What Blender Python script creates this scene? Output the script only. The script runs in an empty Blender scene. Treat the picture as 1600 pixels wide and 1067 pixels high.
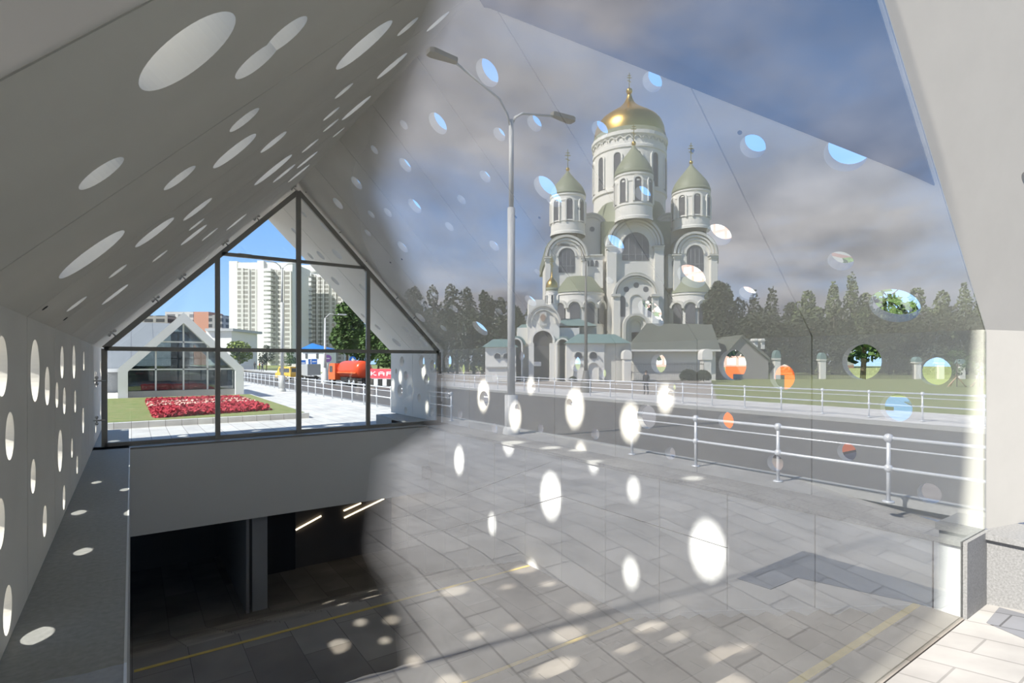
import bpy, bmesh, math, random
from mathutils import Vector, geometry
random.seed(7)
S = bpy.context.scene
COL = S.collection
PI = math.pi

# ------------------------------------------------------------------ camera
F_PX, PSI, EYE = 852.0, 0.6095, 1.584
PITCH, HOR = -0.0032, 567.1
cam = bpy.data.cameras.new('camera')
cam.sensor_width = 36.0
cam.lens = F_PX / 1600 * 36.0
cam.shift_y = (HOR - 533.5) / 1600
cam.clip_end = 2000
cam.clip_start = 0.02
camo = bpy.data.objects.new('camera', cam)
COL.objects.link(camo)
camo.location = (0, 0, EYE)
camo.rotation_euler = (PI / 2 + PITCH, 0, -PSI)
S.camera = camo
S.view_settings.view_transform = 'Standard'
S.view_settings.look = 'None'
S.view_settings.gamma = 1
S.view_settings.exposure = 1.12
S.view_settings.use_curve_mapping = False
S.cycles.max_bounces = 10
S.cycles.diffuse_bounces = 6
S.cycles.transparent_max_bounces = 16
S.cycles.use_denoising = True
S.cycles.sample_clamp_indirect = 6

# ------------------------------------------------------------------ sun
SUN_EL, SUN_AZ = math.radians(45.0), math.radians(5.5)     # stands square to the left of the pavilion
sd = bpy.data.lights.new('sun', 'SUN')
sd.energy = 4.7
sd.angle = math.radians(1.1)
sd.color = (1.0, 0.955, 0.88)
so = bpy.data.objects.new('sun', sd)
COL.objects.link(so)
sun_dir = Vector((-math.cos(SUN_EL) * math.cos(SUN_AZ), -math.cos(SUN_EL) * math.sin(SUN_AZ), math.sin(SUN_EL)))
so.rotation_euler = sun_dir.to_track_quat('Z', 'Y').to_euler()

# ------------------------------------------------------------------ sky: clear ahead, grey-blue broken cloud behind the camera
W = bpy.data.worlds.new('world')
S.world = W
W.use_nodes = True
nt = W.node_tree
for n in list(nt.nodes): nt.nodes.remove(n)
def N(t, **k):
    n = nt.nodes.new(t)
    for a, b in k.items(): setattr(n, a, b)
    return n
def wmath(op, a, b=None, clamp=False):
    m = N('ShaderNodeMath', operation=op, use_clamp=clamp)
    for i, v in enumerate((a, b)):
        if v is None: continue
        if isinstance(v, (int, float)): m.inputs[i].default_value = v
        else: nt.links.new(v, m.inputs[i])
    return m.outputs[0]
tc = N('ShaderNodeTexCoord')
sep = N('ShaderNodeSeparateXYZ'); nt.links.new(tc.outputs['Generated'], sep.inputs[0])
X_, Y_, Z_ = sep.outputs
grad = N('ShaderNodeValToRGB')
grad.color_ramp.elements[0].position = 0.0; grad.color_ramp.elements[0].color = (0.40, 0.60, 0.86, 1)
grad.color_ramp.elements[1].position = 0.75; grad.color_ramp.elements[1].color = (0.05, 0.135, 0.34, 1)
e = grad.color_ramp.elements.new(0.25); e.color = (0.19, 0.40, 0.80, 1)
nt.links.new(wmath('MAXIMUM', Z_, 0.0), grad.inputs[0])
den = wmath('ADD', wmath('MAXIMUM', Z_, 0.0), 0.28)
cx = wmath('DIVIDE', X_, den); cy = wmath('DIVIDE', Y_, den)
comb = N('ShaderNodeCombineXYZ'); nt.links.new(cx, comb.inputs[0]); nt.links.new(cy, comb.inputs[1])
no = N('ShaderNodeTexNoise'); no.inputs['Scale'].default_value = 0.95; no.inputs['Detail'].default_value = 9; no.inputs['Roughness'].default_value = 0.58
no.inputs['Distortion'].default_value = 0.35
nt.links.new(comb.outputs[0], no.inputs['Vector'])
cr = N('ShaderNodeValToRGB'); cr.color_ramp.elements[0].position = 0.30; cr.color_ramp.elements[1].position = 0.54
nt.links.new(no.outputs['Fac'], cr.inputs[0])
behind = wmath('MULTIPLY', wmath('SUBTRACT', 0.12, Y_), 2.2, True)          # cloud bank lies on the -Y side
thin = wmath('SUBTRACT', 1.0, wmath('MULTIPLY', wmath('MULTIPLY', wmath('SUBTRACT', X_, 0.60, True), 2.6, True), wmath('MULTIPLY', wmath('SUBTRACT', Z_, 0.22, True), 4.0, True)), True)
cover = wmath('MULTIPLY', wmath('MULTIPLY', cr.outputs['Color'], behind), thin)
no2 = N('ShaderNodeTexNoise'); no2.inputs['Scale'].default_value = 3.1; no2.inputs['Detail'].default_value = 6
nt.links.new(comb.outputs[0], no2.inputs['Vector'])
cc = N('ShaderNodeValToRGB')
cc.color_ramp.elements[0].position = 0.33; cc.color_ramp.elements[0].color = (0.20, 0.205, 0.25, 1)
cc.color_ramp.elements[1].position = 0.66; cc.color_ramp.elements[1].color = (0.52, 0.51, 0.54, 1)
nt.links.new(no2.outputs['Fac'], cc.inputs[0])
mix = N('ShaderNodeMixRGB'); nt.links.new(cover, mix.inputs[0]); nt.links.new(grad.outputs[0], mix.inputs[1]); nt.links.new(cc.outputs[0], mix.inputs[2])
bg = N('ShaderNodeBackground'); bg.inputs['Strength'].default_value = 1.0
nt.links.new(mix.outputs[0], bg.inputs['Color'])
wo = N('ShaderNodeOutputWorld'); nt.links.new(bg.outputs[0], wo.inputs['Surface'])

# ------------------------------------------------------------------ measured pavilion
D0, PP = 1.665, 1.5945                 # plane of the near glass, panel pitch
XL, XR, XM = -0.572, 6.6, 3.014
EAVE, RIDGE = 1.882, 5.498
XC = 5.989                             # face of the cladding under the right ledge
GR = -0.28                             # pavement level outside
FLOOR = -2.16
YBEAM, YGLASS, YEND = 12.17, 12.56, D0 + 9 * PP
TH = 0.12

fw = Vector((math.sin(PSI) * math.cos(PITCH), math.cos(PSI) * math.cos(PITCH), math.sin(PITCH)))
rt = Vector((math.cos(PSI), -math.sin(PSI), 0))
up = rt.cross(fw)
def ray(x, y): return fw + rt * ((x - 800) / F_PX) + up * ((HOR - y) / F_PX)
def hit(x, y, o, n):
    r = ray(x, y); c = Vector((0, 0, EYE)); o = Vector(o); n = Vector(n)
    return c + r * ((o - c).dot(n) / r.dot(n))
def hz(x, y, z=GR): return hit(x, y, (0, 0, z), (0, 0, 1))
def hx(x, y, X): return hit(x, y, (X, 0, 0), (1, 0, 0))
def hy(x, y, Y): return hit(x, y, (0, Y, 0), (0, 1, 0))
def at(x, y, D): return Vector((0, 0, EYE)) + ray(x, y) * D
def mir(p): return Vector((p[0], 2 * D0 - p[1], p[2]))     # real place of what the glass shows

# ------------------------------------------------------------------ materials
MATS = {}
def mat(name, col, rough=0.7, metal=0.0, noise=0.0, nscale=3.0, spec=0.5, col2=None, bump=0.0, emit=None, es=1.0):
    if name in MATS: return MATS[name]
    m = bpy.data.materials.new(name); m.use_nodes = True
    t = m.node_tree; b = t.nodes['Principled BSDF']
    b.inputs['Base Color'].default_value = (*col, 1); b.inputs['Roughness'].default_value = rough
    b.inputs['Metallic'].default_value = metal; b.inputs['Specular IOR Level'].default_value = spec
    if emit:
        b.inputs['Emission Color'].default_value = (*emit, 1); b.inputs['Emission Strength'].default_value = es
    if noise > 0 or col2:
        c = t.nodes.new('ShaderNodeTexCoord')
        n1 = t.nodes.new('ShaderNodeTexNoise'); n1.inputs['Scale'].default_value = nscale; n1.inputs['Detail'].default_value = 8; n1.inputs['Roughness'].default_value = 0.65
        t.links.new(c.outputs['Object'], n1.inputs['Vector'])
        r = t.nodes.new('ShaderNodeValToRGB'); r.color_ramp.elements[0].position = 0.3; r.color_ramp.elements[1].position = 0.7
        a = col2 if col2 else tuple(max(0, v * (1 - noise)) for v in col)
        r.color_ramp.elements[0].color = (*a, 1); r.color_ramp.elements[1].color = (*col, 1)
        t.links.new(n1.outputs['Fac'], r.inputs[0]); t.links.new(r.outputs[0], b.inputs['Base Color'])
        if bump:
            bp = t.nodes.new('ShaderNodeBump'); bp.inputs['Strength'].default_value = bump; bp.inputs['Distance'].default_value = 0.02
            t.links.new(n1.outputs['Fac'], bp.inputs['Height']); t.links.new(bp.outputs[0], b.inputs['Normal'])
    MATS[name] = m
    return m
def brick_mat(name, c1, c2, joint, w, h, rough=0.7, msize=0.006, axes='XY', nz=0.25, spec=0.4, offset=0.5, nscale=2.0):
    if name in MATS: return MATS[name]
    m = bpy.data.materials.new(name); m.use_nodes = True
    t = m.node_tree; b = t.nodes['Principled BSDF']; b.inputs['Roughness'].default_value = rough; b.inputs['Specular IOR Level'].default_value = spec
    g = t.nodes.new('ShaderNodeNewGeometry'); s = t.nodes.new('ShaderNodeSeparateXYZ'); t.links.new(g.outputs['Position'], s.inputs[0])
    cb = t.nodes.new('ShaderNodeCombineXYZ')
    for i, a in enumerate(axes): t.links.new(s.outputs[a], cb.inputs[i])
    br = t.nodes.new('ShaderNodeTexBrick'); br.offset = offset
    br.inputs['Color1'].default_value = (*c1, 1); br.inputs['Color2'].default_value = (*c2, 1); br.inputs['Mortar'].default_value = (*joint, 1)
    br.inputs['Scale'].default_value = 1; br.inputs['Brick Width'].default_value = w; br.inputs['Row Height'].default_value = h
    br.inputs['Mortar Size'].default_value = msize; br.inputs['Bias'].default_value = 0.0
    t.links.new(cb.outputs[0], br.inputs['Vector'])
    n1 = t.nodes.new('ShaderNodeTexNoise'); n1.inputs['Scale'].default_value = nscale; n1.inputs['Detail'].default_value = 8
    t.links.new(g.outputs['Position'], n1.inputs['Vector'])
    mr = t.nodes.new('ShaderNodeMapRange'); mr.inputs['From Min'].default_value = 0.3; mr.inputs['From Max'].default_value = 0.7; mr.inputs['To Min'].default_value = 1 - nz; mr.inputs['To Max'].default_value = 1.0
    t.links.new(n1.outputs['Fac'], mr.inputs['Value'])
    mx = t.nodes.new('ShaderNodeMixRGB'); mx.blend_type = 'MULTIPLY'; mx.inputs[0].default_value = 1
    t.links.new(br.outputs['Color'], mx.inputs[1]); t.links.new(mr.outputs[0], mx.inputs[2]); t.links.new(mx.outputs[0], b.inputs['Base Color'])
    MATS[name] = m
    return m
def glass_mat(name, refl, tint=(0.94, 0.96, 0.95), gcol=(1, 1, 1), rough=0.0):
    if name in MATS: return MATS[name]
    m = bpy.data.materials.new(name); m.use_nodes = True
    t = m.node_tree
    for n in list(t.nodes): t.nodes.remove(n)
    o = t.nodes.new('ShaderNodeOutputMaterial'); a = t.nodes.new('ShaderNodeBsdfTransparent'); a.inputs[0].default_value = (*tint, 1)
    if refl > 0:
        g = t.nodes.new('ShaderNodeBsdfGlossy'); g.inputs['Roughness'].default_value = rough; g.inputs['Color'].default_value = (*gcol, 1)
        x = t.nodes.new('ShaderNodeMixShader'); x.inputs[0].default_value = refl
        t.links.new(a.outputs[0], x.inputs[1]); t.links.new(g.outputs[0], x.inputs[2]); t.links.new(x.outputs[0], o.inputs[0])
    else: t.links.new(a.outputs[0], o.inputs[0])
    MATS[name] = m
    return m

CONC = mat('pale_concrete', (0.89, 0.85, 0.775), 0.85, noise=0.10, nscale=1.2, spec=0.2)
CONC_DIM = mat('dimmed_concrete', (0.56, 0.54, 0.49), 0.8, noise=0.06, nscale=2, spec=0.2)  # same concrete as the shell, colour darkened against the strong light outdoors
GRAN = mat('grey_granite', (0.30, 0.30, 0.295), 0.6, noise=0.45, nscale=60, spec=0.35)
GRANL = mat('ledge_granite', (0.42, 0.42, 0.405), 0.55, noise=0.28, nscale=25, spec=0.4)
CLAD = mat('cladding_panel', (0.90, 0.905, 0.905), 0.32, noise=0.10, nscale=1.4, spec=0.5)
BEAM = mat('beam_panel', (0.90, 0.90, 0.89), 0.45, noise=0.04, nscale=0.8)
JOINT = mat('joint_sealant', (0.10, 0.095, 0.085), 0.9)
DARK = mat('dark_gap', (0.03, 0.03, 0.03), 0.9)
STEEL = mat('grey_steel', (0.36, 0.345, 0.32), 0.45, metal=0.3)
CHROME = mat('bright_steel', (0.75, 0.75, 0.74), 0.2, metal=1.0)
WHITEM = mat('white_paint', (0.8, 0.81, 0.82), 0.4)
RAILM = mat('rail_paint', (0.70, 0.72, 0.75), 0.35, metal=0.2)
FLOORM = brick_mat('stair_slabs', (0.24, 0.205, 0.17), (0.37, 0.335, 0.295), (0.14, 0.12, 0.10), 1.2, 0.6, 0.55, 0.005, 'YX', 0.5, nscale=0.9)
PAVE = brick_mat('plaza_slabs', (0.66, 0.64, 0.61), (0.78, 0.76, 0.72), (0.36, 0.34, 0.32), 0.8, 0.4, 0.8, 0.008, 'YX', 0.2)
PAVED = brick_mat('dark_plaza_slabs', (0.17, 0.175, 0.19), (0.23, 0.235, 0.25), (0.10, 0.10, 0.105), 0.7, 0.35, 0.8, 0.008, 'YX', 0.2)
ASPH = mat('asphalt', (0.155, 0.143, 0.132), 0.85, noise=0.25, nscale=1.5)
GRASS = mat('grass_green', (0.17, 0.24, 0.06), 0.95, noise=0.4, nscale=2.5, col2=(0.30, 0.28, 0.12))
LEAF = mat('leaf_green', (0.10, 0.18, 0.04), 0.8, noise=0.5, nscale=0.6)
LEAFD = mat('dark_leaf_green', (0.065, 0.08, 0.04), 0.85, noise=0.5, nscale=0.5)
BARK = mat('bark', (0.16, 0.12, 0.085), 0.9, noise=0.3)
CHW = mat('church_plaster', (0.80, 0.77, 0.70), 0.85, noise=0.05, nscale=0.3)
CHT = mat('church_trim', (0.60, 0.585, 0.53), 0.85)
CHG = mat('green_sheet_roof', (0.25, 0.27, 0.18), 0.55, noise=0.12, nscale=0.3)
TEAL = mat('teal_sheet_roof', (0.18, 0.28, 0.26), 0.55, noise=0.12, nscale=0.5)
DROOF = mat('dark_shingle_roof', (0.14, 0.15, 0.12), 0.8, noise=0.2, nscale=0.5)
GOLD = mat('gold_leaf', (0.85, 0.55, 0.16), 0.28, metal=1.0, noise=0.15, nscale=1.0)
WIND = mat('dark_window', (0.12, 0.12, 0.13), 0.25)
YEL = mat('yellow_marking', (0.72, 0.53, 0.12), 0.7, noise=0.25, nscale=6)
BLACKCLOTH = mat('black_cloth', (0.012, 0.012, 0.012), 1.0, spec=0.0)
RED = mat('red_paint', (0.75, 0.07, 0.06), 0.5)
ORANGE = mat('orange_paint', (0.85, 0.16, 0.03), 0.35)
YELV = mat('yellow_van_paint', (0.85, 0.5, 0.06), 0.35)
BLUE = mat('blue_paint', (0.03, 0.20, 0.62), 0.4)
RUB = mat('rubber', (0.03, 0.03, 0.03), 0.8)
GLAZ = mat('vehicle_glass', (0.05, 0.06, 0.07), 0.1)
GREYP = mat('grey_paint', (0.42, 0.43, 0.44), 0.5)

# ------------------------------------------------------------------ mesh helper
class MB:
    def __init__(s, xf=None): s.v = []; s.f = []; s.xf = xf; s.sm = []
    def add(s, vs, fs, smooth=False):
        b = len(s.v)
        s.v += [s.xf(Vector(p)) if s.xf else Vector(p) for p in vs]
        s.f += [[b + i for i in f] for f in fs]; s.sm += [smooth] * len(fs)
        return s
    def box(s, a, b):
        x0, y0, z0 = a; x1, y1, z1 = b
        return s.add([(x0, y0, z0), (x1, y0, z0), (x1, y1, z0), (x0, y1, z0), (x0, y0, z1), (x1, y0, z1), (x1, y1, z1), (x0, y1, z1)],
                     [(0, 3, 2, 1), (4, 5, 6, 7), (0, 1, 5, 4), (1, 2, 6, 5), (2, 3, 7, 6), (3, 0, 4, 7)])
    def prism(s, pts, vec):
        n = len(pts); vec = Vector(vec)
        return s.add([Vector(p) for p in pts] + [Vector(p) + vec for p in pts],
                     [list(range(n))[::-1], list(range(n, 2 * n))] + [(i, (i + 1) % n, (i + 1) % n + n, i + n) for i in range(n)])
    def strip(s, A, B, vec):
        """solid band between two point rows of equal length, thick by vec"""
        n = len(A); vec = Vector(vec)
        A = [Vector(p) for p in A]; B = [Vector(p) for p in B]
        vs = A + B + [p + vec for p in A] + [p + vec for p in B]; fs = []
        for i in range(n - 1):
            fs += [(i, i + 1, n + i + 1, n + i), (2 * n + i, 3 * n + i, 3 * n + i + 1, 2 * n + i + 1),
                   (i, 2 * n + i, 2 * n + i + 1, i + 1), (n + i, n + i + 1, 3 * n + i + 1, 3 * n + i)]
        fs += [(0, n, 3 * n, 2 * n), (n - 1, 3 * n - 1, 4 * n - 1, 2 * n - 1)]
        return s.add(vs, fs)
    def tube(s, pts, r, n=8, r2=None):
        pts = [Vector(p) for p in pts]; m = len(pts); vs = []
        for i, p in enumerate(pts):
            d = (pts[min(i + 1, m - 1)] - pts[max(i - 1, 0)]).normalized()
            a = d.cross(Vector((0, 0, 1)) if abs(d.z) < 0.9 else Vector((1, 0, 0))).normalized(); b = d.cross(a)
            rr = r if r2 is None else r + (r2 - r) * i / (m - 1)
            vs += [p + (a * math.cos(2 * PI * k / n) + b * math.sin(2 * PI * k / n)) * rr for k in range(n)]
        fs = [(i * n + k, i * n + (k + 1) % n, (i + 1) * n + (k + 1) % n, (i + 1) * n + k) for i in range(m - 1) for k in range(n)]
        s.add(vs, fs, True)
        b = len(s.v) - len(vs)
        s.f += [[b + k for k in range(n)][::-1], [b + (m - 1) * n + k for k in range(n)]]; s.sm += [False, False]
        return s
    def lathe(s, prof, c, n=24, axis='Z', smooth=True, a0=0, a1=2 * PI):
        c = Vector(c); vs = []; full = abs(a1 - a0 - 2 * PI) < 1e-6; m = n if full else n + 1
        for r, z in prof:
            for k in range(m):
                a = a0 + (a1 - a0) * k / n
                p = (r * math.cos(a), r * math.sin(a), z) if axis == 'Z' else ((z, r * math.cos(a), r * math.sin(a)) if axis == 'X' else (r * math.cos(a), z, r * math.sin(a)))
                vs.append(c + Vector(p))
        fs = []
        for i in range(len(prof) - 1):
            for k in range(n):
                k2 = (k + 1) % m
                fs.append((i * m + k, i * m + k2, (i + 1) * m + k2, (i + 1) * m + k))
        return s.add(vs, fs, smooth)
    def ball(s, c, r, n=12, q=(1, 1, 1)):
        prof = [(r * math.sin(PI * i / 8) * q[0], -r * math.cos(PI * i / 8) * q[2]) for i in range(9)]
        return s.lathe(prof, c, n)
    def build(s, name, m, parent=None, norm=True, **props):
        me = bpy.data.meshes.new(name)
        if parent is not None: o0 = Vector(parent.get('_org', (0, 0, 0)))
        else:
            xs = [p.x for p in s.v]; ys = [p.y for p in s.v]; zs = [p.z for p in s.v]
            o0 = Vector(((min(xs) + max(xs)) / 2, (min(ys) + max(ys)) / 2, min(zs)))
        me.from_pydata([p - o0 for p in s.v], [], s.f)
        if norm:
            bm = bmesh.new(); bm.from_mesh(me); bmesh.ops.recalc_face_normals(bm, faces=bm.faces); bm.to_mesh(me); bm.free()
        me.polygons.foreach_set('use_smooth', s.sm)
        for x in (m if isinstance(m, (list, tuple)) else [m]): me.materials.append(x)
        o = bpy.data.objects.new(name, me); COL.objects.link(o)
        if parent is not None: o.parent = parent
        else: o.location = o0
        o['_org'] = tuple(o0)
        for k, v in props.items(): o[k] = v
        return o
def thing(name, label, cat, loc, group=None):
    o = bpy.data.objects.new(name, None); COL.objects.link(o); o.location = loc; o.empty_display_size = 0.2
    o['label'] = label; o['category'] = cat; o['_org'] = tuple(loc)
    if group: o['group'] = group
    return o
def struct(mb, name, m, **p): return mb.build(name, m, None, kind='structure', **p)
def copy_tree(o, loc, label=None, parent=None):
    c = o.copy(); COL.objects.link(c)
    if parent is not None: c.parent = parent
    else:
        c.location = loc
        if label: c['label'] = label
    for ch in list(o.children): copy_tree(ch, None, None, c)
    return c

# ------------------------------------------------------------------ perforated shell
SL = math.hypot(XM - XL, RIDGE - EAVE)
UPL = Vector(((XM - XL) / SL, 0, (RIDGE - EAVE) / SL)); UPR = Vector((-(XR - XM) / SL, 0, (RIDGE - EAVE) / SL))
NL = Vector((-UPL.z, 0, UPL.x)); NR = Vector((-UPR.z * -1, 0, -UPR.x))   # outward normals
PL = {'wl': (Vector((XL, 0, 0)), Vector((0, 0, 1)), Vector((-1, 0, 0)), 0.0, EAVE),
      'wr': (Vector((XR, 0, 0)), Vector((0, 0, 1)), Vector((1, 0, 0)), 0.0, EAVE),
      'sl': (Vector((XL, 0, EAVE)), UPL, NL, 0.0, SL),
      'sr': (Vector((XR, 0, EAVE)), UPR, NR, 0.0, SL)}
def plate(mb, key, ya, yb, s0, s1, holes, t=TH, off=None, frame=None):
    """slab of one bay with round holes; constrained triangulation, then both faces and every reveal"""
    if not frame: o, e2, nrm = PL[key][:3]
    if frame: o, e1, e2, nrm = frame
    else: e1 = Vector((0, 1, 0))
    vs = [Vector((ya, s0)), Vector((yb, s0)), Vector((yb, s1)), Vector((ya, s1))]
    loops = [[0, 1, 2, 3]]; hs = []
    for (hy_, hs_, r) in holes:
        if hy_ + r < ya or hy_ - r > yb or hs_ + r < s0 or hs_ - r > s1: continue
        n = 40 if r > 0.12 else 28; b = len(vs)
        vs += [Vector((hy_ + r * math.cos(2 * PI * (k + .37) / n), hs_ + r * math.sin(2 * PI * (k + .37) / n))) for k in range(n)]
        loops.append(list(range(b, b + n))); hs.append((hy_, hs_, r * math.cos(PI / n)))
    ed = [(l[i], l[(i + 1) % len(l)]) for l in loops for i in range(len(l))]
    rv, re, rf, *_ = geometry.delaunay_2d_cdt(vs, ed, [], 0, 1e-5)
    keep = []
    for f in rf:
        c = sum((rv[i] for i in f), Vector((0, 0))) / len(f)
        if not (ya < c.x < yb and s0 < c.y < s1): continue
        if any((c.x - a) ** 2 + (c.y - b) ** 2 < r * r * 0.9999 for a, b, r in hs): continue
        keep.append(tuple(f))
    cnt = {}
    for f in keep:
        for i in range(len(f)):
            a, b = f[i], f[(i + 1) % len(f)]; cnt.setdefault((min(a, b), max(a, b)), []).append((a, b))
    P = [o + e1 * v.x + e2 * v.y for v in rv]; n = len(P)
    fs = list(keep) + [tuple(i + n for i in f[::-1]) for f in keep]
    for k, l in cnt.items():
        if len(l) == 1: a, b = l[0]; fs.append((b, a, a + n, b + n))
    mb.add(P + [p + nrm * t for p in P], fs)
def H(key, x, y, L, mode='v'):
    """hole from its place in the photograph: L = its long axis in pixels"""
    o, e2, nrm = PL[key][:3]
    p = hit(x, y, o, nrm)
    if mode == 'v': a = hit(x, y - L / 2, o, nrm); b = hit(x, y + L / 2, o, nrm)
    elif mode == 'l': a = hit(x - .4 * L, y + .3 * L, o, nrm); b = hit(x + .4 * L, y - .3 * L, o, nrm)
    else: a = hit(x - .35 * L, y - .35 * L, o, nrm); b = hit(x + .35 * L, y + .35 * L, o, nrm)
    return (p.y, (p - o).dot(e2), min(0.36, max(0.045, (a - b).length / 2)))
h_wr = [H('wr', *q) for q in [(700,564,22),(721,577,21),(746.6,583,14),(698,615,15),(718.5,647,15),(756,624,26),(772.5,669,16),(772.5,590,14),(808,637.5,13),
    (844.7,669,14),(889.7,630,14),(930,678,18),(941,583,17),(834,605,10),(899,568,24),(815,556,14),(1029,568,30),(1048,605,10),(1010,651,38),(1134,657,27),
    (1047,708,20),(1211,723,26),(1144,570,48),(1222,589,40),(1346,565,56),(1460,580,44),(1400,637,44),(1323,706,28),(1452,771,32),(1051,605,12),
    (628,564.6,16),(619,580,8),(634,587,15),(625,610.6,20),(634,641.6,12),(659,565,20),(676,571,18),(666.5,593,18),(655,622,13),(674.5,643.5,13)]]
h_wr += [(h_wr[0][0] + .09, h_wr[0][1] - .11, .07), (h_wr[17][0], h_wr[17][1] - .1, .05)]
h_sr = [H('sr', x, y, L, 'r') for x, y, L in [(827,21,36),(761,114,46),(684,193,38),(835,193,28),(780,210,24),(631,195,17),(585,234,16),(633,258,26),(557,286,24),(758,276,22),
    (852,294,44),(721,312,18),(648,322,28),(528,318,22),(606,332,18),(580,335,15),(702,354,18),(772,384,20),(575,364,14),(629,386,22),(1019,128,34),(937,203,30),(1004,303,28),
    (959,382,36),(1176,229,40),(1321,240,62),(1123,367,40),(1080,432,46),(840,425,12),(952,438,14),(1015,484,40),(829,470,22),(1168,458,26),(1313,408,36),(1397,478,66),
    (678,460,15),(709.6,482,17),(750,513,30),(780,486.6,14),(692.7,512.5,14),(656.7,496,20),(656.7,473,14),
    (507,353,22),(526.5,397,22),(459.6,361,13),(485,400,14),(501,399,18),(523.5,439,18),(566,448.7,14),(590,511,12),(619.6,535,18),(633,514,14),(661.6,535,18),(567,493,10),(475,335,12)]]
h_sr += [(h_sr[10][0] - .02, h_sr[10][1] - .18, .13), (h_sr[30][0], h_sr[30][1] - .2, .12)]
h_sl = [H('sl', x, y, L, 'l') for x, y, L in [(295,82,185),(402,95,86),(447,55,84),(159,271,84),(382,187.5,58),(367,236,84),(281,278,62),(427.6,222,50),(309,327,56),
    (242,363,76),(145,397,125),(427,265.6,70),(307,351,30),(303,367,50),(444,271,40),(517.6,178,30),(517,196,28),(484.6,228,30),(480,250,36),(467,271,36),(328,366,30),
    (369.5,347,36),(569,71,105),(637,42,38),(684,34,38),(612.6,103,52),(537.6,142,34),(557,168.8,50),(529,207,20),(184,424,36),(180,460,52),(250,400,30),(120,475,40)]]
h_wl = [H('wl', x, y, L) for x, y, L in [(3,572,95),(15.6,681,75),(55,579,97),(74,603,60),(97,566,50),(89,617,40),(100.6,626,42),(94,704,65),(52,744,53),(70,814,48),(12,953,75),
    (115.6,565.6,52),(117.5,627,35),(100,777,38),(112.5,700,30),(120.6,726,28),(131,564,30),(130,657,40),(0,819,80)]]
# holes of the far outdoor bays and the parts the camera does not see follow the same pattern
rnd = random.Random(3)
for k in range(7, 9):
    for j in range(6): h_sl.append((D0 + (k + rnd.uniform(.15, .85)) * PP, rnd.uniform(.4, SL - .4), rnd.uniform(.07, .2)))
    for j in range(4): h_wl.append((D0 + (k + rnd.uniform(.15, .85)) * PP, rnd.uniform(.3, EAVE - .3), rnd.uniform(.07, .17)))
G2 = 0.008
def shell(key, holes, ks):
    mb = MB(); jb = MB(); o, e2, nrm, s0, s1 = PL[key]
    lo, hi = (0, 0.06) if key[0] == 'w' else (-0.04, 0.11)
    for k in ks:
        plate(mb, key, D0 + k * PP + G2, D0 + (k + 1) * PP - G2, s0 + lo - (0.0 if key[0] == 's' else 0), s1 + hi, holes)
        if k != ks[0]:                                     # closing strip behind each joint
            y = D0 + k * PP; a = o + Vector((0, y - G2 * 1.6, 0)) + nrm * 0.03 + e2 * (s0 + lo)
            jb.prism([a, a + e2 * (s1 + hi - s0 - lo), a + e2 * (s1 + hi - s0 - lo) + nrm * 0.05, a + nrm * 0.05], (0, G2 * 3.2, 0))
    struct(jb, 'trim_joint', JOINT)
    return mb
struct(shell('wl', h_wl, range(0, 9)), 'wall_left', CONC)
struct(shell('wr', h_wr, range(0, 9)), 'wall_right', CONC)
struct(shell('sl', h_sl, range(0, 9)), 'ceiling_left', CONC)
struct(shell('sr', h_sr, range(0, 9)), 'ceiling_right', CONC)
# near outdoor ends: both roof slopes and the right wall flare out a little
YF = D0 - 0.004
FA, FB = 0.52, 0.13
fl = math.hypot(FA, FB)
w1 = Vector((FA / fl, -FB / fl, 0))
hr = hit(1612, 602, (XR, D0, 0), (FB, FA, 0)); hru = (hr - Vector((XR, D0, 0))).dot(w1)
mb = MB(); plate(mb, None, .002, .70, 0, EAVE + .02, [(hru, hr.z, .085)], t=.14, frame=(Vector((XR, D0 - .002, 0)), w1, Vector((0, 0, 1)), Vector((FB / fl, FA / fl, 0))))
struct(mb, 'wall_outer_right', CONC_DIM)
e1 = (NL * (.34) + Vector((0, -.30, 0))).normalized(); nn = UPL.cross(e1).normalized()
if nn.dot(NL) < 0: nn = -nn
mb = MB(); plate(mb, None, .002, .46, -.2, SL + .1, [], t=.12, frame=(Vector((XL, D0 - .002, EAVE)), e1, UPL, nn)); struct(mb, 'ceiling_outer_left', CONC_DIM)
mb = MB(); plate(mb, 'wl', -1.6, D0 + G2, 0, .62, []); struct(mb, 'wall_added_shade_left', CONC)  # added low wall out of view, keeps sun off the left ledge
# flared slope: shares the level eave line of the flared wall
nn = w1.cross(UPR).normalized()
if nn.dot(NR) < 0: nn = -nn
OR = Vector((XR, D0 - .002, EAVE))
def flare(p):
    v = p - OR; a, b = v.dot(w1), v.dot(UPR); c = w1.dot(UPR); return (a - b * c) / (1 - c * c), (b - a * c) / (1 - c * c)
hs2 = []
for (x, y, r) in [(1606, 282, .09), (1608, 412, .06)]:
    hs2.append((*flare(hit(x, y, OR, nn)), r))
ext = max(flare(hit(x, y, OR, nn))[0] for x, y in ((1606, -4), (1606, 250), (1606, 500))) + .02
mb = MB(); plate(mb, None, .002, ext, 0, SL + .1, hs2, t=.12, frame=(OR, w1, UPR, nn)); struct(mb, 'ceiling_outer_right', CONC_DIM)
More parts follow.
